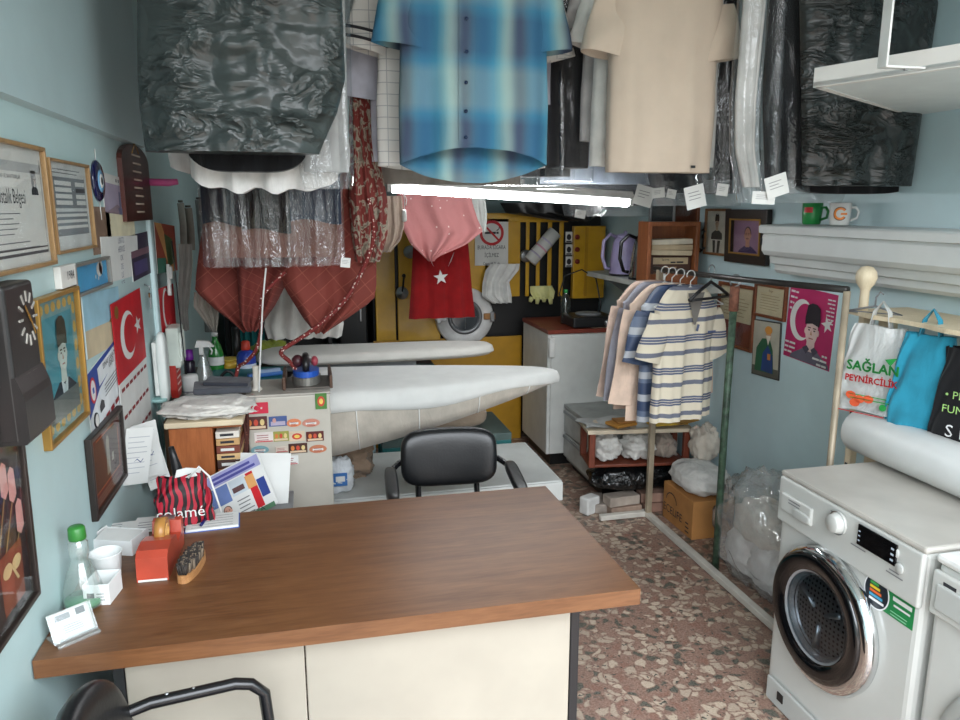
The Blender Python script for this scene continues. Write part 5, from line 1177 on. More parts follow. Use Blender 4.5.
b=B(); b.rc(-.03,-.03,.03,.03,col(60,110,170,.5),1,-.058); b.rc(-.02,-.01,.02,.015,PAPER,2,-.058); b.build('bag_label',t)
# ---------------------------------------------------------------- sticker covered cabinet
YF=2.75; xa,xb=at(246,400,Y=YF).x,at(330,400,Y=YF).x; zt=1.022
FC=col(186,180,168,.4,var=.03)
t=thing('metal_cabinet','beige metal cabinet covered with rows of magnets behind the counter','cabinet',((xa+xb)/2,YF+.13,0))
B().box((0,0,zt/2),(xb-xa,.26,zt),FC,.006).build('body',t)
B().box((0,0,zt+.004),(xb-xa+.006,.265,.01),col(166,160,150,.4),.003).build('lid',t)
MG_=[(258,408,19,11,(200,40,66),'red flag magnet with a white crescent at the top left of the beige cabinet','flag'),(321,401,11,16,(70,120,50),'green and red upright magnet at the top right of the beige cabinet','round'),
(256,423,21,13,(84,40,36),'dark brown food magnet below the flag magnet','food'),(278,421,17,10,(70,90,140),'blue photo magnet second in the upper row','photo'),(294,423,14,9,(214,130,90),'orange domed magnet third in the upper row','dome'),(311,423,17,9,(196,130,110),'salmon domed magnet at the right end of the upper row','dome'),
(264,437,18,10,(220,210,204),'white and red card magnet at the left of the second row','card'),(281,436,15,10,(150,150,70),'olive magnet second in the second row','food'),(297,436,15,10,(206,186,160),'cream oval magnet third in the second row','round'),(315,436,17,10,(90,26,22),'dark red magnet at the right end of the second row','food'),
(260,450,17,9,(120,160,166),'teal fish shaped magnet at the left of the third row','dome'),(282,449,12,6,(204,190,176),'tiny cream magnet second in the third row','card'),(298,448,18,10,(70,34,24),'dark brown magnet with orange dots in the third row','food'),(318,449,17,9,(186,116,84),'rust orange wavy magnet at the right of the third row','dome'),
(268,462,18,9,(190,130,90),'orange brown magnet alone at the lower left of the rows','dome'),(289,460,18,9,(226,226,222),'white card magnet lowest on the beige cabinet','card')]
for px,py,w_,h_,cc,lab,ki in MG_:
    c=at(px,py,Y=YF); s=2.83/745; W_,H_=w_*s,h_*s; m=col(*cc,.5); b=B()
    if ki=='dome': b.prism([(W_/2*cos(2*PI*i/18),H_/2*sin(2*PI*i/18)*(1 if i<9 else .8)) for i in range(18)],-.004,0,m); b.rc(-W_*.3,-H_*.12,W_*.3,H_*.12,PAPER,1,-.004); b.lines(-W_*.25,W_*.25,-H_*.3,H_*.3,3,col(140,50,40,.6),2,-.004)
    else:
        b.box((0,-.002,0),(W_,.004,H_),m,.001)
        if ki=='flag': b.moon(-.008,0,H_*.3,PAPER,1,1,-.004); b.star(.012,0,H_*.13,PAPER,1,PI/2,-.004)
        elif ki=='round': b.el(0,0,W_*.32,H_*.32,col(196,60,44,.5),1,16,-.004); b.el(0,0,W_*.18,H_*.18,col(220,190,90,.5),2,12,-.004)
        elif ki=='food': 
            for k in range(3): b.el(-W_*.28+W_*.28*k,H_*.05,W_*.1,H_*.25,col(*((206,120,60),(190,70,50),(214,190,130))[k],.5),1,12,-.004)
            b.rc(-W_*.42,-H_*.42,W_*.42,-H_*.22,col(206,180,150,.5),1,-.004)
        elif ki=='photo': b.rc(-W_*.4,-H_*.4,W_*.4,0,col(170,160,180,.5),1,-.004); b.el(-W_*.2,H_*.1,W_*.1,H_*.25,col(196,150,140,.5),2,12,-.004)
        else: b.lines(-W_*.4,W_*.4,-H_*.3,H_*.4,3,col(150,70,70,.6),1,-.004); b.rc(-W_*.45,-H_*.46,W_*.45,-H_*.36,RED,2,-.004)
    tag(b.build('magnet',None,(c.x,YF-.0005,c.z)),lab,'magnet','magnets on the beige cabinet')
# iron in its steel cradle on top
zc=zt+.01
c=at(308,392,Z=zc)
t=thing('iron_cradle','shallow brown edged metal tray holding the iron on the beige cabinet','tray',(at(308,388,Y=2.9).x,2.9,zc))
b=B(); b.box((0,0,.004),(.17,.2,.006),col(96,90,84,.4,.4)); b.build('tray_base',t)
BRS=col(84,60,46,.5,.2)
for s in (-1,1): B().box((s*.086,0,.025),(.012,.21,.05),BRS,.003).build('tray_side',t)
t=thing('steam_iron','steam iron with a grey base, blue body and black handle on the beige cabinet','iron',(at(308,385,Y=2.9).x-.005,2.9,zc+.0075))
IB=[(.055*cos(2*PI*i/28)*(1-.28*(sin(2*PI*i/28)>0)*sin(2*PI*i/28)),.085*sin(2*PI*i/28)) for i in range(28)]
b=B(); b.slab(IB,0,.03,col(128,126,120,.35,.5)); b.build('sole_plate',t)
b=B(); b.slab([(x*.9,y*.88) for x,y in IB],.03,.052,col(40,84,170,.35)); b.build('body_shell',t)
b=B(); b.tube([(0,.05,.05),(0,.055,.08),(0,.03,.098),(0,-.04,.098),(0,-.055,.08),(0,-.05,.05)],.013,BLACK,10); b.build('handle',t)
b=B(); b.sph((-.03,-.01,.085),(.022,.026,.024),col(70,34,40,.4)); b.sph((.034,.0,.08),(.014,.02,.02),col(150,60,70,.4)); b.cyl((0,.01,.06),.02,.04,STEEL,14); b.build('valve_knobs',t)
tag(B().lathe([(0,0),(.02,.0),(.02,.006),(.013,.012),(.011,.085),(.013,.092),(0,.094)],col(206,200,188,.6),18).build('thread_cone',None,(at(257,395,Y=2.82).x,2.83,zc)),'slim white thread cone standing on the beige cabinet','thread')
def cordm(c1,c2,key):
    k=('cord',key)
    if k in _mats: return _mats[k]
    m,nt,b=newmat('flecked_cord_'+key); b.inputs['Roughness'].default_value=.8
    v=co(nt); vo=N(nt,'ShaderNodeTexVoronoi',i_Scale=90.); nt.links.new(v,vo.inputs['Vector'])
    nt.links.new(ramp(nt,vo.outputs[0],[(.22,c2),(.3,c1)]),b.inputs['Base Color']); _mats[k]=m; return m
RC=cordm((112,34,30),(226,210,200),'red'); BC=cordm((70,32,24),(110,60,44),'brown')
def pxcord(name,label,cat,pts,r,m,ov=3):
    P=[at(px,py,Y=Y) for px,py,Y in pts]; k=len(P); o=[]
    for i in range(k-1):
        p=[P[max(0,i-1)],P[i],P[i+1],P[min(k-1,i+2)]]
        for j in range(6):
            t=j/6; o.append(.5*((2*p[1])+(p[2]-p[0])*t+(2*p[0]-5*p[1]+4*p[2]-p[3])*t*t+(-p[0]+3*p[1]-3*p[2]+p[3])*t**3))
    o.append(P[-1]); c=o[0].copy(); b=B(); b.tube([p-c for p in o],r,m,8); return tag(b.build(name,None,c),label,cat)
pxcord('iron_lead','red flecked iron cord slanting down from the quilt to the steam iron','cord',[(368,196,2.86),(374,232,2.86),(366,262,2.86),(345,300,2.86),(315,328,2.86),(296,341,2.86),(281,352,2.86),(290,362,2.88),(300,376,2.9)],.0085,RC)
pxcord('iron_lead','red flecked cord hanging straight down left of the steam iron','cord',[(285,272,2.8),(272,285,2.8),(262,298,2.8),(261,330,2.8),(256,350,2.82),(246,362,2.86),(238,368,2.9),(235,388,2.9)],.007,RC)
pxcord('thin_string','thin white string hanging from the clear bag down to the cabinet top','string',[(266,268,2.77),(263,300,2.77),(261,340,2.79),(259,392,2.8)],.003,PAPER)
pxcord('iron_lead','dark brown coiled cord hanging at the corner of the beige cabinet','cord',[(238,412,2.68),(243,420,2.68),(246,440,2.68),(243,462,2.68),(240,440,2.67),(240,418,2.67),(246,410,2.68),(248,430,2.68),(246,461,2.68)],.006,BC)
pxcord('black_cable','black cable looped on the left pressing table','cable',[(224,391,3.35),(221,378,3.35),(228,371,3.35),(236,378,3.35),(240,388,3.35)],.007,BLACK)
# ---------------------------------------------------------------- brown wooden bookcase with magazines
YW=2.58; xa=at(168,430,Y=2.58).x; xb=at(241,430,Y=YW).x; xn=at(213,440,Y=YW).x; z2=.995; zn=at(220,428,Y=YW).z
t=thing('wooden_bookcase','worn orange brown wooden bookcase with a stack of magazines in its side bay','bookcase',((xa+xb)/2,YW,0)); mx=(xa+xb)/2
OB=wood((140,76,36),(172,100,54),4,'z',.45)
b=B(); b.box(((xa+xn)/2-mx,.13,(z2-.02)/2),(xn-xa,.26,z2-.02),OB,.004); b.box(((xn+xb)/2-mx,.13,(zn+z2-.02)/2),(xb-xn+.002,.26,z2-.02-zn),OB,.003); b.box(((xn+xb)/2-mx,.25,zn/2),(xb-xn,.02,zn),OB); b.build('carcass',t)
B().box((0,.125,z2-.01),(xb-xa+.02,.28,.02),col(206,190,160,.5),.004).build('bookcase_top',t)
B().box(((xn+xb)/2-mx,.12,.55),(xb-xn,.24,.012),OB).build('shelf_board',t); B().box(((xn+xb)/2-mx,.12,.02),(xb-xn,.24,.04),OB).build('shelf_board',t)
z=.557; cols=[((206,200,186),.02,'cream'),((52,70,110),.024,'navy blue'),((60,120,150),.02,'teal blue'),((120,52,42),.018,'maroon'),((190,180,160),.026,'pale grey'),((70,130,160),.034,'sky blue'),((40,44,60),.022,'black'),((180,176,166),.018,'off white'),((150,84,50),.02,'orange brown'),((66,40,32),.024,'dark brown'),((206,170,120),.018,'sand coloured'),((120,60,44),.022,'brick red'),((190,150,100),.02,'tan'),((216,208,196),.02,'ivory')]
zmax=zn-.01; k=0
hs=sum(c[1]+.0008 for c in cols); f_=min(1.25,(zmax-z)/hs)
for k,(cc,th,nm) in enumerate(cols):
    th*=f_; W_=xb-xn-.012; o=thing('magazine','%s spined magazine in the bookcase stack, %s'%(nm,('lowest','second from the bottom','third from the bottom','fourth from the bottom','fifth from the bottom','sixth from the bottom','seventh from the bottom','seventh from the top','sixth from the top','fifth from the top','fourth from the top','third from the top','second from the top','topmost')[k]),'magazine',((xn+xb)/2,YW+.02,z),R(rnd.uniform(-1.5,1.5)),'magazines in the wooden bookcase')
    B().box((0,.08,th/2),(W_*.95,.19,th-.001),col(*cc,.6),.002).build('cover',o)
    b=B(); b.rc(-W_*.3,th*.35,W_*.25,th*.7,PAPER if sum(cc)<400 else INK,1,-.0155); b.build('spine_print',o); z+=th+.0008
PLB=film('plasticsheet',(214,212,206),.85,.3,(9,9,9),.9,.25)
lump('plastic_bag','crumpled white plastic bag lying on the wooden bookcase','bag',((xa+xb)/2+.005,YW+.1,z2+.024),(.15,.12,.025),cloth(214,210,202,.5,fold=.9),23,.25)
t=tag(B().box((0,0,.012),(.2,.14,.022),cloth(74,76,82),.006,(0,.03,.1)).box((.02,.01,.03),(.16,.11,.014),cloth(52,54,62),.005,(0,.05,-.1)).build('folded_dark_cloth',None,((xa+xb)/2+.04,YW+.24,z2+.046)),'folded dark grey cloth behind the white plastic bag','cloth')
tag(B().box((0,.0,.46),(.27,.12,.92),col(110,84,60,.6),.004).build('side_ledge',None,(-.405,2.93,0)),'narrow brown ledge between bookcase and pressing table','ledge')
# striped shopping bag at the counter edge, newspapers
def stripem():
    m,nt,b=newmat('black_red_zebra_print'); b.inputs['Roughness'].default_value=.5
    w_=N(nt,'ShaderNodeTexWave',i_Scale=17.,i_Distortion=7.,i_Detail=1.); w_.inputs['Detail Scale'].default_value=1.2; nt.links.new(co(nt,(1,1,.8)),w_.inputs['Vector'])
    nt.links.new(ramp(nt,w_.outputs[0],[(.48,(24,16,18)),(.56,(168,34,52))]),b.inputs['Base Color']); return m
c=at(184,514,Z=ZD); 
def p4_(b,y): b.tx('colamé',-.006,-.112,.045,PAPER,3,y)
t=shop_bag('shopping_bag','black and red zebra striped paper bag standing at the back of the counter',(at(184,500,Y=2.13).x,2.125,ZD+.145),.155,.138,.045,stripem(),R(3),False,3,p4_,None,.8)
b=B(); b.tube([(.02,-.03,-.0),(.05,-.03,.03),(.075,-.032,.0),(.09,-.035,-.06),(.10,-.03,-.11)],.003,PAPER,6); b.build('string_handle',t)
tag(B().fl([(-.03,0),(.035,.005),(.04,.025),(0,.03),(-.025,.025)],PAPER).prism([(-.03,0),(.035,.005),(.04,.025),(0,.03),(-.025,.025)],.001,.006,PAPER).build('folded_slip',None,(at(184,478,Y=2.09).x,2.12,ZD+.136),(R(-30),0,0)),'white folded slip sticking out of the zebra striped bag','slip')
tag(B().tube([(0,0,.0),(.0,0,.04),(-.006,0,.12),(-.016,0,.18),(-.022,0,.215)],[.012,.02,.018,.011,.008],BLACK,12).build('black_umbrella',None,(at(180,470,Y=2.15).x,2.168,ZD+.001)),'slim folded black umbrella between the bag and the wooden bookcase','umbrella')
st=thing('wooden_stool','small stool hidden behind the counter carrying newspapers','stool',(-.12,2.52,0)) if 0 else None
t=thing('file_box','low grey file box behind the counter carrying the newspapers','box',(-.20,2.45,0)); B().box((0,0,.35),(.24,.3,.70),GREYP,.006).build('box_body',t); B().box((0,0,.705),(.25,.31,.012),GREYP,.003).build('box_lid',t)
t=thing('newspaper','colourful folded newspaper leaning behind the counter','newspaper',(at(250,495,Y=2.40).x,2.37,.713),R(6),None,(R(-48),R(-24),R(4)))
b=B(); b.box((0,0,.11),(.20,.006,.21),PAPER,.001); y=-.003
b.rc(-.095,.165,.095,.21,col(150,150,190,.7),1,y); b.lines(-.08,.08,.172,.205,2,col(70,70,140,.7),2,y,.6,.1); b.rc(-.095,.09,-.03,.16,col(100,120,170,.7),1,y); b.rc(-.025,.1,.03,.16,col(190,200,206,.7),1,y); b.rc(.035,.02,.06,.16,RED,1,y); b.rc(.062,.05,.09,.12,col(40,60,130,.7),1,y)
b.rc(-.03,.0,.09,.018,col(70,110,80,.7),1,y); b.rc(-.095,.0,-.035,.05,col(150,110,120,.7),1,y); b.rc(.03,.1,.06,.15,col(206,150,90,.7),2,y); b.rc(-.02,.11,.02,.13,col(90,60,60,.7),2,y); person(b,-.055,.06,.035,y,skin=col(200,150,130,.8),hair=col(60,40,36,.8),coat=col(180,60,70,.7),l=2); b.lines(-.02,.03,.02,.09,5,GREYINK,1,y); b.tx('POSTA',.02,.004,.024,INK,2,y)
b.build('front_page',t)
t=thing('white_sheets','plain white sheets leaning beside the newspaper','papers',(at(262,495,Y=2.50).x,2.49,.713),0,None,(R(-35),R(4),R(-3)))
b=B(); b.box((0,0,.09),(.17,.004,.18),PAPER); b.box((-.02,.006,.085),(.17,.003,.18),PAPER,0,(0,.08,0)); b.build('sheets',t)
# ---------------------------------------------------------------- left rear table and its bottles
t=thing('pressing_table','brown topped table in the left corner crowded with bottles','table',(-.345,3.62,0))
B().box((0,0,.885),(.47,.72,.03),wood((84,70,58),(118,98,82),5,'y'),.004).build('table_top',t)
for sx in (-1,1):
    for sy in (-1,1): B().box((sx*.2,sy*.3,.435),(.05,.05,.87),TEAL,.004).build('leg',t)
zT=.9005
tag(B().box((0,0,.02),(.34,.30,.04),TEAL,.004).build('teal_sheet',None,(-.28,3.55,zT)),'teal padded sheet on the left rear table','sheet')
def bottle(name,label,px,Y,prof,m,cap,capm,lab=None,n=20):
    x=at(px,370,Y=Y).x; t=thing(name,label,'bottle',(x,Y,zT))
    B().lathe(prof,m,n).build('bottle_body',t); B().lathe(cap,capm,n).build('cap',t)
    if lab: B().lathe(lab[0],lab[1],n,caps=False).build('label',t)
    return t
t=thing('white_can','white spray can at the near left corner of the rear table','can',(at(190,380,Y=3.34).x,3.34,zT)); B().lathe([(0,0),(.034,0),(.034,.085),(.03,.095),(0,.096)],PAPER,20).build('can_body',t)
B().lathe([(.0345,.02),(.0345,.028)],GREYINK,20,caps=False).build('print_band',t)
bottle('purple_bottle','slim dark bottle with a violet cap behind the white can',190,3.5,[(0,0),(.024,0),(.024,.12),(.016,.13),(0,.13)],col(34,26,40,.3),[(.018,.13),(.02,.135),(.018,.175),(0,.178)],col(120,40,150,.35))
t=thing('spray_bottle','clear plastic spray bottle on the left rear table','bottle',(at(204,370,Y=3.42).x,3.42,zT))
B().lathe([(0,.001),(.045,.001),(.046,.02),(.036,.08),(.026,.11),(.024,.13),(.014,.15),(.013,.165)],film('spray',(206,212,208),.3,.3,(4,4,4),.2,.1),20,caps=False).build('bottle_body',t)
B().box((-.005,0,.19),(.02,.02,.05),WHITE,.004).prism([(-.03,.2),(.05,.2),(.03,.225),(-.02,.23)],-.012,.012,WHITE).tube([(.03,0,.2),(.04,0,.18),(.035,0,.165)],.004,WHITE,6).build('spray_head',t)
bottle('green_bottle','green soda bottle with a white label in the left rear corner',217,3.72,[(0,0),(.034,0),(.036,.01),(.036,.11),(.026,.15),(.013,.18),(.012,.2)],col(40,120,50,.15,coat=.4),[(.015,.198),(.015,.215),(0,.217)],PAPER,([(.0365,.06),(.0365,.1)],PAPER))
t=bottle('blue_detergent','blue detergent bottle with a red cap on the left rear table',247,3.72,[(0,0),(.044,0),(.046,.01),(.046,.09),(.036,.115),(.02,.125),(0,.126)],col(36,60,150,.35),[(.02,.125),(.022,.13),(.02,.165),(.012,.17),(0,.17)],col(200,60,40,.4),([(.0465,.03),(.0465,.06)],col(200,206,220,.5)))
t=thing('yellow_tin','small yellow tin beside the green soda bottle','tin',(at(229,362,Y=3.86).x,3.86,zT)); B().cyl((0,0,0),.045,.05,col(196,160,50,.4),20).build('tin_body',t); B().cyl((0,0,.05),.047,.01,col(206,176,70,.4),20).build('lid',t)
tag(B().cyl((0,0,0),.018,.2,DARK,16).sph((0,0,.2),.018,DARK,14,8).build('black_tube',None,(at(236,350,Y=3.9).x,3.92,zT)),'tall thin black tube standing behind the blue detergent bottle','tube')
b=B(); 
for k in range(5): b.box((-.04+.02*k,.01*(k%2),.006+.008*(k%3)),(.07,.02,.008),STEEL,.002,(0,.1*k,.5*k))
tag(b.build('steel_clips',None,(at(212,378,Y=3.42).x+.03,3.40,zT)),'small heap of steel clips in front of the spray bottle','clips')
t=thing('blue_brush','light blue brush lying on the teal sheet of the rear table','brush',(-.2,3.48,.9415),R(20)); B().box((0,0,.01),(.16,.03,.02),col(60,110,180,.4),.006).build('brush_back',t); B().box((.02,0,.026),(.1,.024,.014),col(150,170,200,.8)).build('bristles',t)
t=thing('metal_tray','grey metal tray standing on the rear end of the pressing table','tray',(at(305,352,Y=3.83).x,3.86,.886)); b=B(); b.box((0,0,.006),(.2,.12,.008),STEEL,.002)
for s in (-1,1): b.box((s*.098,0,.03),(.004,.12,.05),STEEL); b.box((0,s*.058,.03),(.2,.004,.05),STEEL)
b.build('tray_body',t)
lump('green_cloth','bright olive green cloth bundle behind the cords','cloth',(at(272,342,Y=4.1).x,4.05,.945),(.1,.07,.06),cloth(140,150,60,fold=.9),31,.3)
# grey strips and cloths hanging along the far left wall
GC=cloth(150,146,140,fold=.5)
dp('hanging_grey_cloth','grey cloth hanging with a pointed corner along the far left wall','cloth',3.45,[(244,178,192),(262,179,193),(290,178,191),(312,179,188),(330,184,189)],GC,seed=41,d=.04,fold=.02)
dp('hanging_grey_cloth','grey cloth hanging in a point below the left rust quilt','cloth',3.4,[(292,194,218),(306,194,219),(318,203,219),(331,213,217)],cloth(164,158,148),seed=42,d=.03,fold=.02)
for k,(pa,pb_,y0,y1,cc,lab) in enumerate(((177,184,203,245,(140,138,130),'pale rolled paper hanging nearest the rust print'),(184,192,208,250,(128,122,112),'grey brown rolled paper second along the far left wall'),(195,202,200,332,(112,114,112),'long dark grey strip hanging beside the clear bag'))):
    a=at(pa,y0,Y=3.6+.1*k);c=at(pb_,y1,Y=3.6+.1*k);c.x=at(pb_,y0,Y=3.6+.1*k).x; b=B(); b.tube([(0,0,0),(.004,0,(c.z-a.z)/2),(0,0,c.z-a.z)],[abs(c.x-a.x)/2]*3,col(*cc,.8,var=.15),14); b.tube([(0,0,.002),(0,0,.012)],abs(c.x-a.x)/2*.7,col(*[q*.7 for q in cc],.8),12)
    tag(b.build('hanging_roll',None,((a.x+c.x)/2,3.6+.1*k,a.z)),lab,'roll')
# ================================================================ QUILTS AND CLEAR BAG
def quiltm(c1,c2,ang,key,sc=9):
    m,nt,b=newmat('quilted_cotton_'+key); b.inputs['Roughness'].default_value=.85
    t=N(nt,'ShaderNodeTexCoord'); mp=N(nt,'ShaderNodeMapping'); mp.inputs['Rotation'].default_value=(0,R(ang),0); nt.links.new(t.outputs['Object'],mp.inputs[0])
    br=N(nt,'ShaderNodeTexBrick',i_Scale=sc); br.offset=0; br.inputs['Mortar Size'].default_value=.016; br.inputs['Mortar Smooth'].default_value=.4; br.inputs['Brick Width'].default_value=.7; br.inputs['Row Height'].default_value=.42
    s=N(nt,'ShaderNodeSeparateXYZ'); cmb=N(nt,'ShaderNodeCombineXYZ'); nt.links.new(mp.outputs[0],s.inputs[0]); nt.links.new(s.outputs[0],cmb.inputs[0]); nt.links.new(s.outputs[2],cmb.inputs[1]); nt.links.new(cmb.outputs[0],br.inputs['Vector'])
    br.inputs['Color1'].default_value=L3(c1); br.inputs['Color2'].default_value=L3(tuple(q*.93 for q in c1)); br.inputs['Mortar'].default_value=L3(c2)
    nt.links.new(br.outputs[0],b.inputs['Base Color']); bump(nt,b,math_(nt,'SUBTRACT',math_(nt,'MULTIPLY',noi(nt,mp.outputs[0],14,3),.6),br.outputs['Fac']),.5,.02); return m
Q1=quiltm((124,54,44),(146,78,64),38,'rust'); Q2=quiltm((112,46,38),(136,70,58),-30,'dark',14)
dp('hanging_quilt','rust quilt hanging furthest left below the clear garment bag','quilt',3.12,[(205,205,262),(250,199,262),(272,196,262),(290,195,260),(306,212,258),(325,236,256),(331,243,252)],Q1,fold=.02,seed=11,d=.06,kf=1.2)
dp('hanging_quilt','dark rust folded quilt in the middle below the clear garment bag','quilt',3.05,[(205,235,310),(260,236,300),(285,238,286),(305,239,276),(322,241,264),(330,247,258)],Q2,fold=.025,seed=12,d=.06,kf=1.4)
dp('hanging_quilt','large rust quilt hanging at the right of the clear garment bag','quilt',2.98,[(150,348,372),(180,335,374),(210,310,375),(265,280,376),(285,283,376),(300,292,374),(318,303,348),(332,314,326)],Q1,fold=.025,seed=13,d=.07,kf=1.5)
def floralm():
    m,nt,b=newmat('red_floral_cotton'); b.inputs['Roughness'].default_value=.85
    v=co(nt); f=noi(nt,v,26,3,.5,1.2); nt.links.new(ramp(nt,f,[(.5,(120,48,42)),(.56,(168,158,140)),(.66,(110,104,90)),(.72,(140,50,44))]),b.inputs['Base Color']); bump(nt,b,noi(nt,v,12,4),.4,.02); return m
dp('hanging_floral_cloth','red floral cloth hanging in a narrow fold right of the dark garment bag','cloth',2.9,[(70,352,366),(110,349,372),(150,349,378),(200,349,388),(235,352,388),(262,356,380)],floralm(),fold=.02,seed=14,d=.05)
dp('hanging_white_cloth','white pleated cloth hanging behind the rust quilts','cloth',3.5,[(270,272,330),(300,268,338),(325,264,344),(338,268,342)],cloth(198,196,190),fold=.025,seed=15,d=.04,kf=5)
# clear bag with dark trousers in it
t=thing('clear_garment_bag','wide clear plastic bag of dark clothes hanging in front of the rust quilts','garment bag',(at(274,230,Y=2.82).x,2.82,0))
a,c=at(200,188,Y=2.82),at(348,265,Y=2.82); W_=c.x-a.x
FB=film('clearbag',(150,140,134),.06,.22,(16,10,4),.8,.08)
b=B()
for s in (0,1): b.grid(lambda u,v:((u-.5)*W_,(-.045 if s==0 else .045)*(4*u*(1-u))**.4+.008*sin(26*u+2*v)+.006*sin(61*u),a.z+.12+(c.z-a.z-.12)*v),60,16,FB)
b.build('plastic_cover',t)
for k,(u0,u1,zb_,cc) in enumerate(((.02,.30,224,(40,44,52)),(.28,.62,231,(30,28,28)),(.60,.98,222,(50,56,72)))):
    zz=at(270,zb_,Y=2.82).z; b=B(); b.grid(lambda u,v:((u0+(u1-u0)*u-.5)*W_,-.012+.012*sin(9*u+k)+.006*k,a.z+.16+(zz-a.z-.16)*v+.01*sin(5*u)),14,10,cloth(*cc)); b.grid(lambda u,v:((u0+(u1-u0)*u-.5)*W_,.008+.012*sin(9*u+k)+.006*k,a.z+.16+(zz-a.z-.16)*v+.01*sin(5*u)),14,10,cloth(*cc)); b.build('folded_trousers',t)
b=B(); b.grid(lambda u,v:((u-.5)*W_*.9,.025+.01*sin(12*u),a.z+.1+(c.z-a.z-.07)*v),20,8,cloth(118,84,74)); b.grid(lambda u,v:((u-.5)*W_*.9,.035+.01*sin(12*u),a.z+.1+(c.z-a.z-.07)*v),20,8,cloth(118,84,74)); b.build('brown_garment',t)
# ================================================================ OVERHEAD GARMENTS
def tail(b,*a): pass
def garment(name,label,cat,px0,px1,pyh,Y,m,L=.72,depth=.10,fold=.012,seed=0,shoulder=.11,neck=.075,sleeve=None,sl=.22,sw=.085,tailf=0,tailb=0,flare=1.0,rz=0,open_front=False,kf=3,c=None,w=None,sm=None,sout=.08):
    if c is None: a,e=at(px0,pyh,Y=Y),at(px1,pyh,Y=Y); w=(e.x-a.x); c=Vector(((a.x+e.x)/2,Y,a.z+L))
    t=thing(name,label,cat,c,rz); r=random.Random(seed); ph=[r.uniform(0,6) for _ in range(6)]
    S=lambda q,p:math.copysign(abs(q)**p,q)
    def body(u,v,off=0):
        a=2*PI*u
        sv=.18
        if v<sv: k=v/sv; hw=neck+(w/2-.012-neck)*k**.8; z=-shoulder*k**1.3; d=.035+(depth/2-.035)*k
        else:
            k=(v-sv)/(1-sv); hw=w/2*(1+(flare-1)*k)*(1-.03*sin(PI*min(1,k*1.5))); z=-shoulder-(L-shoulder)*k; d=depth/2*(1-.25*k)
        cx_=S(cos(a),.75); sy_=S(sin(a),.6); x=hw*cx_; y=(d+off)*sy_
        g=max(0,(v-sv)/(1-sv)); A=fold*(.25+.75*g)*(1-abs(cx_)**6)
        y+=A*(sin(kf*PI*cx_+ph[0]+.8*g)+.6*sin(kf*2.3*PI*cx_+ph[1]-g)) + .5*fold*noise.noise((x*7+seed,sy_*.7,z*5))
        tl=(tailf if sin(a)<0 else tailb)*(1-cx_*cx_); z-=tl*g**3
        return (x,y,z)
    b=B(); b.grid(body,80,54,m,True); b.build('body',t)
    if sleeve:
        for s in (-1,1):
            x0=w/2-.03; z0=-shoulder-.035; 
            x1=w/2+sout; z1=-shoulder-sl
            def slv(u,v):
                a=2*PI*u; q=Vector((s*(x0+(x1-x0)*v**.8),0,z0+(z1-z0)*v)); r_=sw*(.85+.2*v)
                ax=Vector((s*(-(z1-z0)),0,(x1-x0))).normalized()*(1 if s>0 else 1)
                n1=Vector(((z0-z1),0,s*(x1-x0))).normalized()
                return tuple(q+n1*r_*cos(a)*1.0+Vector((0,1,0))*(depth*.36*sin(a)*(.8+.3*v)+.008*sin(6*v+ph[2]+2*a)))
            b=B(); b.grid(slv,28,14,sm or m,True); b.grid(lambda u,v:tuple(Vector(slv(u,.93+.07*v))*1.0+Vector((0,0,-.0008))),28,2,sm or m,True); b.build('sleeve',t)
    return t,body,c,w
def plaidm():
    m,nt,b=newmat('blue_plaid_cotton'); b.inputs['Roughness'].default_value=.85
    o=xyz(nt); w1=noi(nt,co(nt),4,2)
    x=math_(nt,'ADD',o[0],math_(nt,'MULTIPLY',w1,.03)); z=o[2]
    def wave(q,f,p): return math_(nt,'MULTIPLY_ADD',math_(nt,'SINE',math_(nt,'ADD',math_(nt,'MULTIPLY',q,f),p)),.5) if 0 else math_(nt,'ADD',math_(nt,'MULTIPLY',math_(nt,'SINE',math_(nt,'ADD',math_(nt,'MULTIPLY',q,f),p)),.5),.5)
    cv=ramp(nt,wave(x,33,.6),[(.0,(168,196,188)),(.3,(112,166,178)),(.6,(62,138,170)),(1,(46,108,146))])
    nv=wave(x,33,2.7); cv2=mixc(nt,math_(nt,'POWER',nv,3.),cv,(72,84,108))
    hz=ramp(nt,wave(z,19,1.0),[(.2,(172,198,190)),(.5,(84,156,182)),(.8,(60,78,104))])
    c=mixc(nt,.26,cv2,hz); nt.links.new(c,b.inputs['Base Color']); bump(nt,b,noi(nt,co(nt,(1,1,.4)),14,4),.25,.02); return m
PLAID=plaidm()
t,bd,c,w=garment('hanging_plaid_shirt','blue and white plaid short sleeved shirt hanging front and centre','shirt',400,546,164,2.6,PLAID,L=.71,sleeve=True,sl=.225,sw=.088,sout=-.005,tailf=-.055,tailb=.06,fold=.016,seed=2,depth=.13,kf=2.2)
b=B(); 
def pl(u,v): 
    vv=.22+.76*v; uu=.735+ .012*(u-.5)*2; p=bd(uu,vv,.004); return p
b.grid(pl,4,40,PLAID); b.build('button_placket',t)
for k in range(6): p=bd(.735,.24+.14*k,.006); B().lathe([(.006,0),(.006,.003),(0,.004)],col(30,50,80,.3),12,(p[0],p[1],p[2]),'y').build('button',t)
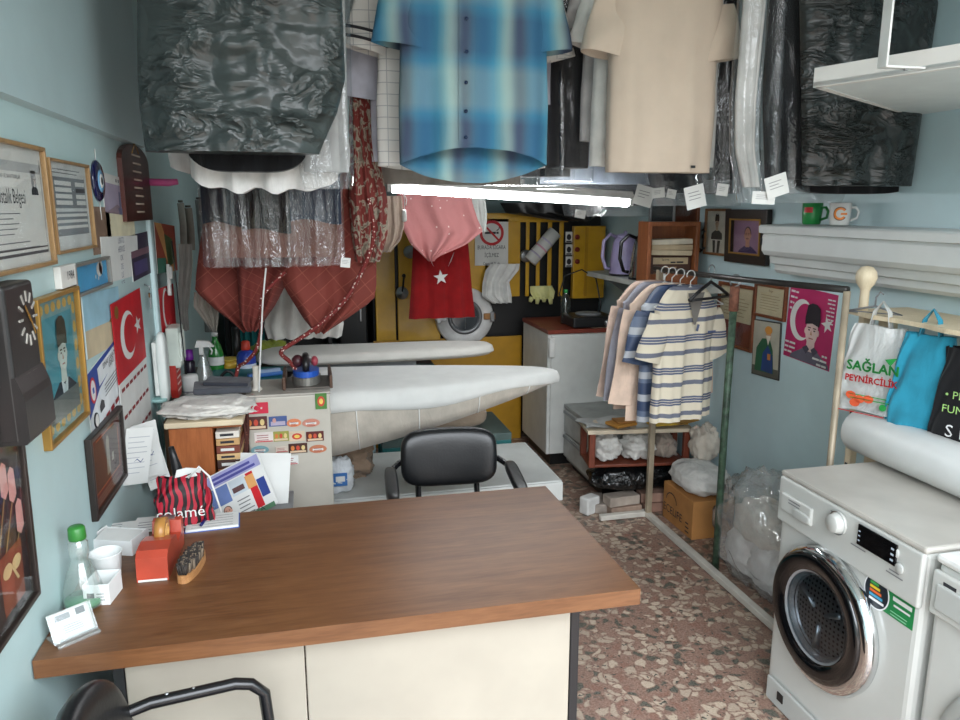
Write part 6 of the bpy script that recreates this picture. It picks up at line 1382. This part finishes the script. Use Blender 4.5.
def linem():
    m,nt,b=newmat('white_check_cotton'); b.inputs['Roughness'].default_value=.85
    o=xyz(nt); z=math_(nt,'FRACT',math_(nt,'MULTIPLY',o[2],26.)); x=math_(nt,'FRACT',math_(nt,'MULTIPLY',o[0],18.))
    l=math_(nt,'MAXIMUM',math_(nt,'LESS_THAN',z,.07),math_(nt,'LESS_THAN',x,.05)); nt.links.new(mixc(nt,l,(222,220,214),(176,176,176)),b.inputs['Base Color']); bump(nt,b,noi(nt,co(nt,(1,1,.4)),14,4),.3,.02); return m
WS=cloth(214,212,206,fold=.35); WS2=cloth(196,198,210,fold=.35); GS=cloth(150,144,136,fold=.4)
t,_,_,_=garment('hanging_check_shirt','white fine checked shirt hanging just behind the plaid shirt','shirt',378,545,166,2.75,linem(),L=.74,sleeve=True,sl=.25,sw=.085,sout=.025,fold=.012,seed=4,tailb=.02)
for sl_ in [o for o in t.children if o.name.startswith('sleeve')]:
    x=max((v.co for v in sl_.data.vertices),key=lambda q:-q.z); sg=1 if x.x>0 else -1; zs_=min(v.co.z for v in sl_.data.vertices); rows_=[v.co for v in sl_.data.vertices]
    for k in range(2):
        ring=[rows_[28*(12-2*k)+i] for i in range(28)]; cc=sum(ring,Vector())/28
        B().tube([cc+(q-cc)*1.02 for q in ring],.008,INK,6,closed=True,flat=.5).build('cuff_stripe',sl_)
garment('hanging_lavender_shirt','pale lavender white shirt hanging third behind the plaid shirt','shirt',372,540,162,2.88,WS2,L=.75,fold=.012,seed=5,sleeve=True,sl=.42,sw=.08,sout=.02)
garment('hanging_grey_shirt','grey shirt hanging last behind the plaid shirt','shirt',379,520,184,3.0,GS,L=.78,fold=.014,seed=6)
# white shirts on the right hand rail behind the t-shirt, then the t-shirt
TEE=cloth(196,179,161,fold=.1,var=.015)
t,bd,c,w=garment('hanging_beige_shirt','plain beige t-shirt hanging front and centre right','shirt',603,711,172,2.5,TEE,L=.70,sleeve=True,sl=.21,sw=.09,sout=-.0,fold=.010,seed=7,depth=.12,flare=.94,kf=1.6)
p=bd(.80,.975,.004); B().box((0,0,0),(.016,.003,.009),BLACK).build('hem_tag',t).location=(p[0]+.02,p[1],p[2])
garment('hanging_white_shirt','white shirt hanging half hidden directly behind the beige t-shirt','shirt',590,712,166,2.63,WS,L=.70,sleeve=True,sl=.19,sw=.085,sout=.01,fold=.012,seed=8)
garment('hanging_white_shirt','shorter pale grey shirt hanging second behind the beige t-shirt','shirt',580,715,141,2.76,cloth(196,192,190,fold=.35),L=.66,sleeve=True,sl=.17,sw=.08,sout=.0,fold=.012,seed=9)
def bagged(name,label,rows,Y,inner,cover,seed,d=.08,cov_extra=6,cat='garment bag',fold=.012,ext=1,crw=None):
    """garment inside a polythene cover; rows of pixels at depth Y"""
    q=[]
    for py,pl_,pr__ in rows: a,e=at(pl_,py,Y=Y),at(pr__,py,Y=Y); q.append(((a.z+e.z)/2,a.x,e.x))
    z0=q[0][0]; cx_=sum(p[1]+p[2] for p in q)/(2*len(q)); t=thing(name,label,cat,(cx_,Y,z0))
    if inner:
        o=drape('garment',None,None,Vector((0,0,0)),[(p[0]-z0+(0.03 if i==len(q)-1 else 0),p[1]-cx_+.008,p[2]-cx_-.008) for i,p in enumerate(q)],inner,d=d*.7,fold=fold*.5,seed=seed,kf=1.1); o.parent=t
    if cover:
        o=drape('plastic_cover',None,None,Vector((0,0,0)),[(p[0]-z0-(cov_extra*.0035 if i==len(q)-1 else 0),p[1]-cx_-.006,p[2]-cx_+.006) for i,p in enumerate(q)],cover,d=d,fold=fold*.7 if inner else .004,seed=seed+1,kf=1.3 if inner else 3.2,nx=44 if inner else 90,nz=40 if inner else 90,cr=0 if inner else .022); o.parent=t
    return t
CL=film('cover',(190,194,198),.05,.12,(7,7,5),.45,.1); CLD=film('coverdark',(110,114,118),.16,.15,(8,8,8),.6,.12)
BLK_=cloth(24,24,26,fold=.4); CHAR=cloth(48,50,54,fold=.4)
BIN=binbag(60,67,66,.29,(5,5,10),.8,'grey'); BIN2=binbag(40,43,42,.27,(5,5,12),.8,'right')
bagged('hanging_garment_bag','big crumpled dark grey plastic garment bag hanging at the upper left',[(-175,215,280),(-150,160,325),(-60,141,338),(0,140,340),(75,140,343),(110,142,335),(140,146,322),(153,148,317)],2.3,None,BIN,51,d=.14,cov_extra=0,fold=.02)
dp('hanging_black_coat','black coat whose hem shows below the big dark garment bag','coat',2.4,[(-150,215,280),(-110,180,320),(100,182,316),(160,188,307),(172,190,306)],BLK_,d=.08,seed=52,fold=.01,hem=.045)
for k,(rows,Y,lab) in enumerate((([(-120,215,285),(-80,185,330),(120,186,338),(172,190,338),(191,192,338)],2.5,'white shirt with the lowest hem below the dark garment bag'),([(-110,215,285),(-80,180,325),(120,172,345),(160,168,350),(180,172,350)],2.6,'white shirt second behind the black coat hem'),([(-100,215,285),(-70,180,325),(120,166,340),(150,162,340),(166,166,335)],2.7,'off white shirt furthest behind the black coat hem'))):
    dp('hanging_white_shirt',lab,'shirt',Y,rows,cloth(*((222,220,216),(206,204,202),(190,184,180))[k],fold=.5),d=.08,seed=60+k,fold=.02,kf=4,hem=.04,rip=.007)
bagged('hanging_garment_bag','pale garment in clear plastic at the right edge of the big dark bag',[(-120,290,330),(-80,280,345),(60,290,349),(140,298,351),(176,302,352),(182,306,350)],2.42,cloth(168,168,166,fold=.4),CL,70,d=.07)
bagged('hanging_garment_bag','black coat in clear plastic hanging right of the plaid shirt',[(-100,555,585),(-60,545,592),(60,545,594),(176,547,590)],2.86,BLK_,CL,72,d=.14)
bagged('hanging_garment_bag','slim grey garment in clear plastic behind the black coat',[(-70,540,575),(-30,535,580),(100,536,576),(184,538,572)],3.0,CHAR,CL,74,d=.08)
bagged('hanging_garment_bag','shiny black garment in clear plastic right of the beige t-shirt',[(-110,690,735),(-70,684,742),(60,690,740),(188,700,734)],2.72,BLK_,CL,76,d=.12)
bagged('hanging_garment_bag','long pale grey trousers in clear plastic right of the beige t-shirt',[(-110,740,768),(-70,738,770),(0,741,768),(100,733,758),(150,733,756),(196,741,760)],2.36,cloth(190,188,184,fold=.5),CL,78,d=.06)
bagged('hanging_garment_bag','dark suit in smoky clear plastic beside the pale trousers',[(-120,775,820),(-90,765,830),(0,766,822),(100,761,815),(188,763,806)],2.46,BLK_,CLD,80,d=.10)
bagged('hanging_garment_bag','black crumpled plastic garment bag hanging behind the upper right shelf',[(-130,850,890),(-100,800,920),(0,800,935),(90,802,922),(186,803,908)],2.38,None,BIN2,82,d=.14,cov_extra=0)
dp('hanging_black_coat','black coat whose hem shows below the crumpled bag by the shelf','coat',2.48,[(-90,850,890),(-60,800,920),(90,795,918),(194,792,904)],BLK_,d=.06,seed=84,fold=.008,hem=.03)
bagged('hanging_garment_bag','bluish white shirts in clear plastic just above the tube light',[(90,560,650),(120,545,665),(170,540,668),(190,538,664)],3.75,cloth(176,186,200,fold=.8),CL,86,d=.16,cov_extra=3)
bagged('hanging_garment_bag','grey shirts in clear plastic above the middle of the tube light',[(110,500,540),(140,486,552),(175,480,556),(184,484,556)],3.2,cloth(120,122,124,fold=.8),CL,88,d=.14,cov_extra=2)
bagged('hanging_garment_bag','white bundle in clear plastic above the left end of the tube light',[(110,400,470),(140,385,490),(172,380,492),(180,384,490)],3.25,cloth(206,210,214,fold=.9),CL,90,d=.16,cov_extra=2)
bagged('hanging_garment_bag','row of clear plastic covers with dark clothes behind the right end of the tube',[(120,570,690),(160,560,700),(200,562,700),(211,566,690)],3.95,CHAR,CL,92,d=.2,cov_extra=8)
bagged('hanging_garment_bag','clear plastic cover with dark garment between t-shirt and pale trousers',[(60,660,730),(120,640,742),(180,646,742),(200,650,740)],3.3,CHAR,CL,94,d=.14,cov_extra=8)
bagged('hanging_garment_bag','loose empty clear plastic cover hanging over the small picture frames',[(150,760,820),(175,738,842),(190,735,846),(203,737,840)],2.5,None,CL,96,d=.06,cov_extra=0)
# paper tags
TG=[(641,196,20,20,14,3.2,'tag'),(691,197,22,23,-14,2.6,'tag'),(718,190,13,12,6,2.6,''),(758,198,27,13,2,2.25,''),(771,186,26,22,-17,2.24,''),(345,262,9,9,6,2.76,''),(578,214,11,8,10,3.5,''),(655,193,14,10,-6,3.0,''),(668,194,10,9,10,3.0,'')]
TL_=['grey white paper tag just past the right end of the tube light','large tilted white paper tag below the black bagged garment','small white tag right of the large tilted tag','wide white tag below the pale bagged trousers','tilted printed tag overlapping the wide white tag','tiny white tag at the lower right corner of the clear bag of dark clothes','little white tag under the right part of the tube light','small white tag below the hem of the beige t-shirt','smallest white tag next to the hem of the beige t-shirt']
for k,(px,py,w_,h_,an,Y,_) in enumerate(TG):
    c=at(px,py,Y=Y); s=Y/720; b=B(); b.box((0,-.001,0),(w_*s,.0015,h_*s),PAPER); b.lines(-w_*s*.35,w_*s*.35,-h_*s*.1,h_*s*.35,3,GREYINK,1,-.0018,.2,.5)
    o=tag(b.build('hanging_tag',None,c+Vector((0,-.03,0)),(0,R(an),0)),TL_[k],'tag','paper tags on the hanging clothes')
# ================================================================ CLOTHES ON THE RACK
def polom():
    m,nt,b=newmat('cream_polo_with_blue_stripes'); b.inputs['Roughness'].default_value=.9
    o=xyz(nt); f=math_(nt,'FRACT',math_(nt,'MULTIPLY',math_(nt,'ADD',o[2],2.0),1/.152))
    C_=(222,212,190); G1=(112,116,130); G2=(92,100,124)
    nt.links.new(ramp(nt,f,[(0,C_),(.10,G1),(.24,C_),(.50,G2),(.555,C_),(.575,G2),(.64,C_),(.66,G2),(.715,C_)],'CONSTANT'),b.inputs['Base Color']); bump(nt,b,noi(nt,co(nt,(1,1,.5)),16,4),.3,.015); return m
POLO=polom(); ZR=1.39
def hanger(name,label,c,w,m,rz,thick=.0035,hh=.09):
    t=thing(name,label,'hanger',c,rz)
    b=B(); b.tube([(.022*cos(R(a)),0,.022*sin(R(a))) for a in range(200,-60,-20)]+[(0,0,-.03),(0,0,-.055)],.0026,m if thick<.005 else STEEL,8); b.build('hook',t)
    b=B(); b.tube([(-w/2,0,-.055-hh),(-w*.25,0,-.055-hh*.45),(0,0,-.055),(w*.25,0,-.055-hh*.45),(w/2,0,-.055-hh)],thick,m,8); b.build('shoulder_arms',t)
    b=B(); b.tube([(-w/2,0,-.055-hh),(w/2,0,-.055-hh)],thick*.8,m,8); b.build('cross_bar',t); return t
rk=[(3.30,'polo'),(3.42,'blue'),(3.50,'pink'),(3.57,'grey'),(3.64,'beige')]
xr=lambda Y:1.775
t,bd,c,w=garment('striped_polo_shirt','cream polo shirt with blue grey stripes hanging foremost on the clothes rack','shirt',0,0,0,0,POLO,L=.64,depth=.10,fold=.014,seed=21,shoulder=.09,neck=.085,sleeve=True,sl=.25,sw=.075,sout=.03,c=Vector((1.75,3.19,1.335)),w=.36,rz=R(14),kf=2.5)
b=B(); b.grid(lambda u,v:(.09*cos(PI*u*2)*(1-.0*v),.045*sin(PI*u*2)-.004,.005-.055*v-.03*(sin(2*PI*u)<0)*v*abs(sin(2*PI*u))),32,4,POLO,True); b.build('collar',t)
b=B(); b.fl([(-.05,-.02),(.05,-.02),(.006,-.17),(-.006,-.17)],cloth(120,116,110),1,-.062); b.build('neck_opening',t)
b=B(); b.tube([(.02,-.066,-.17),(.01,-.068,-.20)],.006,col(90,100,130,.8),6); b.rc(.08,-.215,.13,-.205,col(84,98,136,.8),1,-.066); b.build('placket_badge',t)
t,_,_,_=garment('blue_check_shirt','navy blue checked shirt behind the striped polo on the clothes rack','shirt',0,0,0,0,None or (lambda:(
    (lambda m,nt,b:(nt.links.new(mixc(nt,math_(nt,'LESS_THAN',math_(nt,'FRACT',math_(nt,'MULTIPLY',xyz(nt)[2],9.)),.3),mixc(nt,math_(nt,'LESS_THAN',math_(nt,'FRACT',math_(nt,'MULTIPLY',xyz(nt)[2],4.3)),.4),(58,74,104),(100,114,138)),(180,184,190)),b.inputs['Base Color']),m)[1])(*newmat('blue_check_cotton'))))(),L=.66,depth=.09,fold=.012,seed=22,shoulder=.09,sleeve=True,sl=.28,sw=.075,sout=.03,c=Vector((1.735,3.29,1.335)),w=.37,rz=R(12))
for k,(Y,cc,lab,L_) in enumerate(((3.375,(222,196,176),'pink beige long shirt third on the clothes rack',.80),(3.45,(146,146,156),'grey shirt fourth on the clothes rack',.72),(3.525,(206,180,164),'rose beige shirt furthest back on the clothes rack',.78))):
    garment('long_shirt',lab,'shirt',0,0,0,0,cloth(*cc,fold=.35),L=L_-.12*(k==1)-.12,depth=.04,fold=.004,seed=24+k,shoulder=.09,sleeve=True,sl=.5,sw=.07,sout=.03,c=Vector((1.725+.02*(k==0),Y,1.335)),w=.44 if k==0 else .40,rz=R(10))
for k,(Y,lab) in enumerate(((3.20,'white wire hanger holding the striped polo'),(3.30,'white wire hanger holding the navy checked shirt'),(3.385,'white wire hanger holding the pink beige shirt'),(3.46,'white wire hanger holding the grey shirt'))):
    hanger('wire_hanger',lab,(1.765,Y,ZR+.0),.38,WHITE,R(5)).location.x=1.80-.03
hanger('black_hanger','empty black plastic hanger in front of the striped polo','' and 0 or (1.80,3.07,1.425),.30,BLACK,R(24),.008,.075)
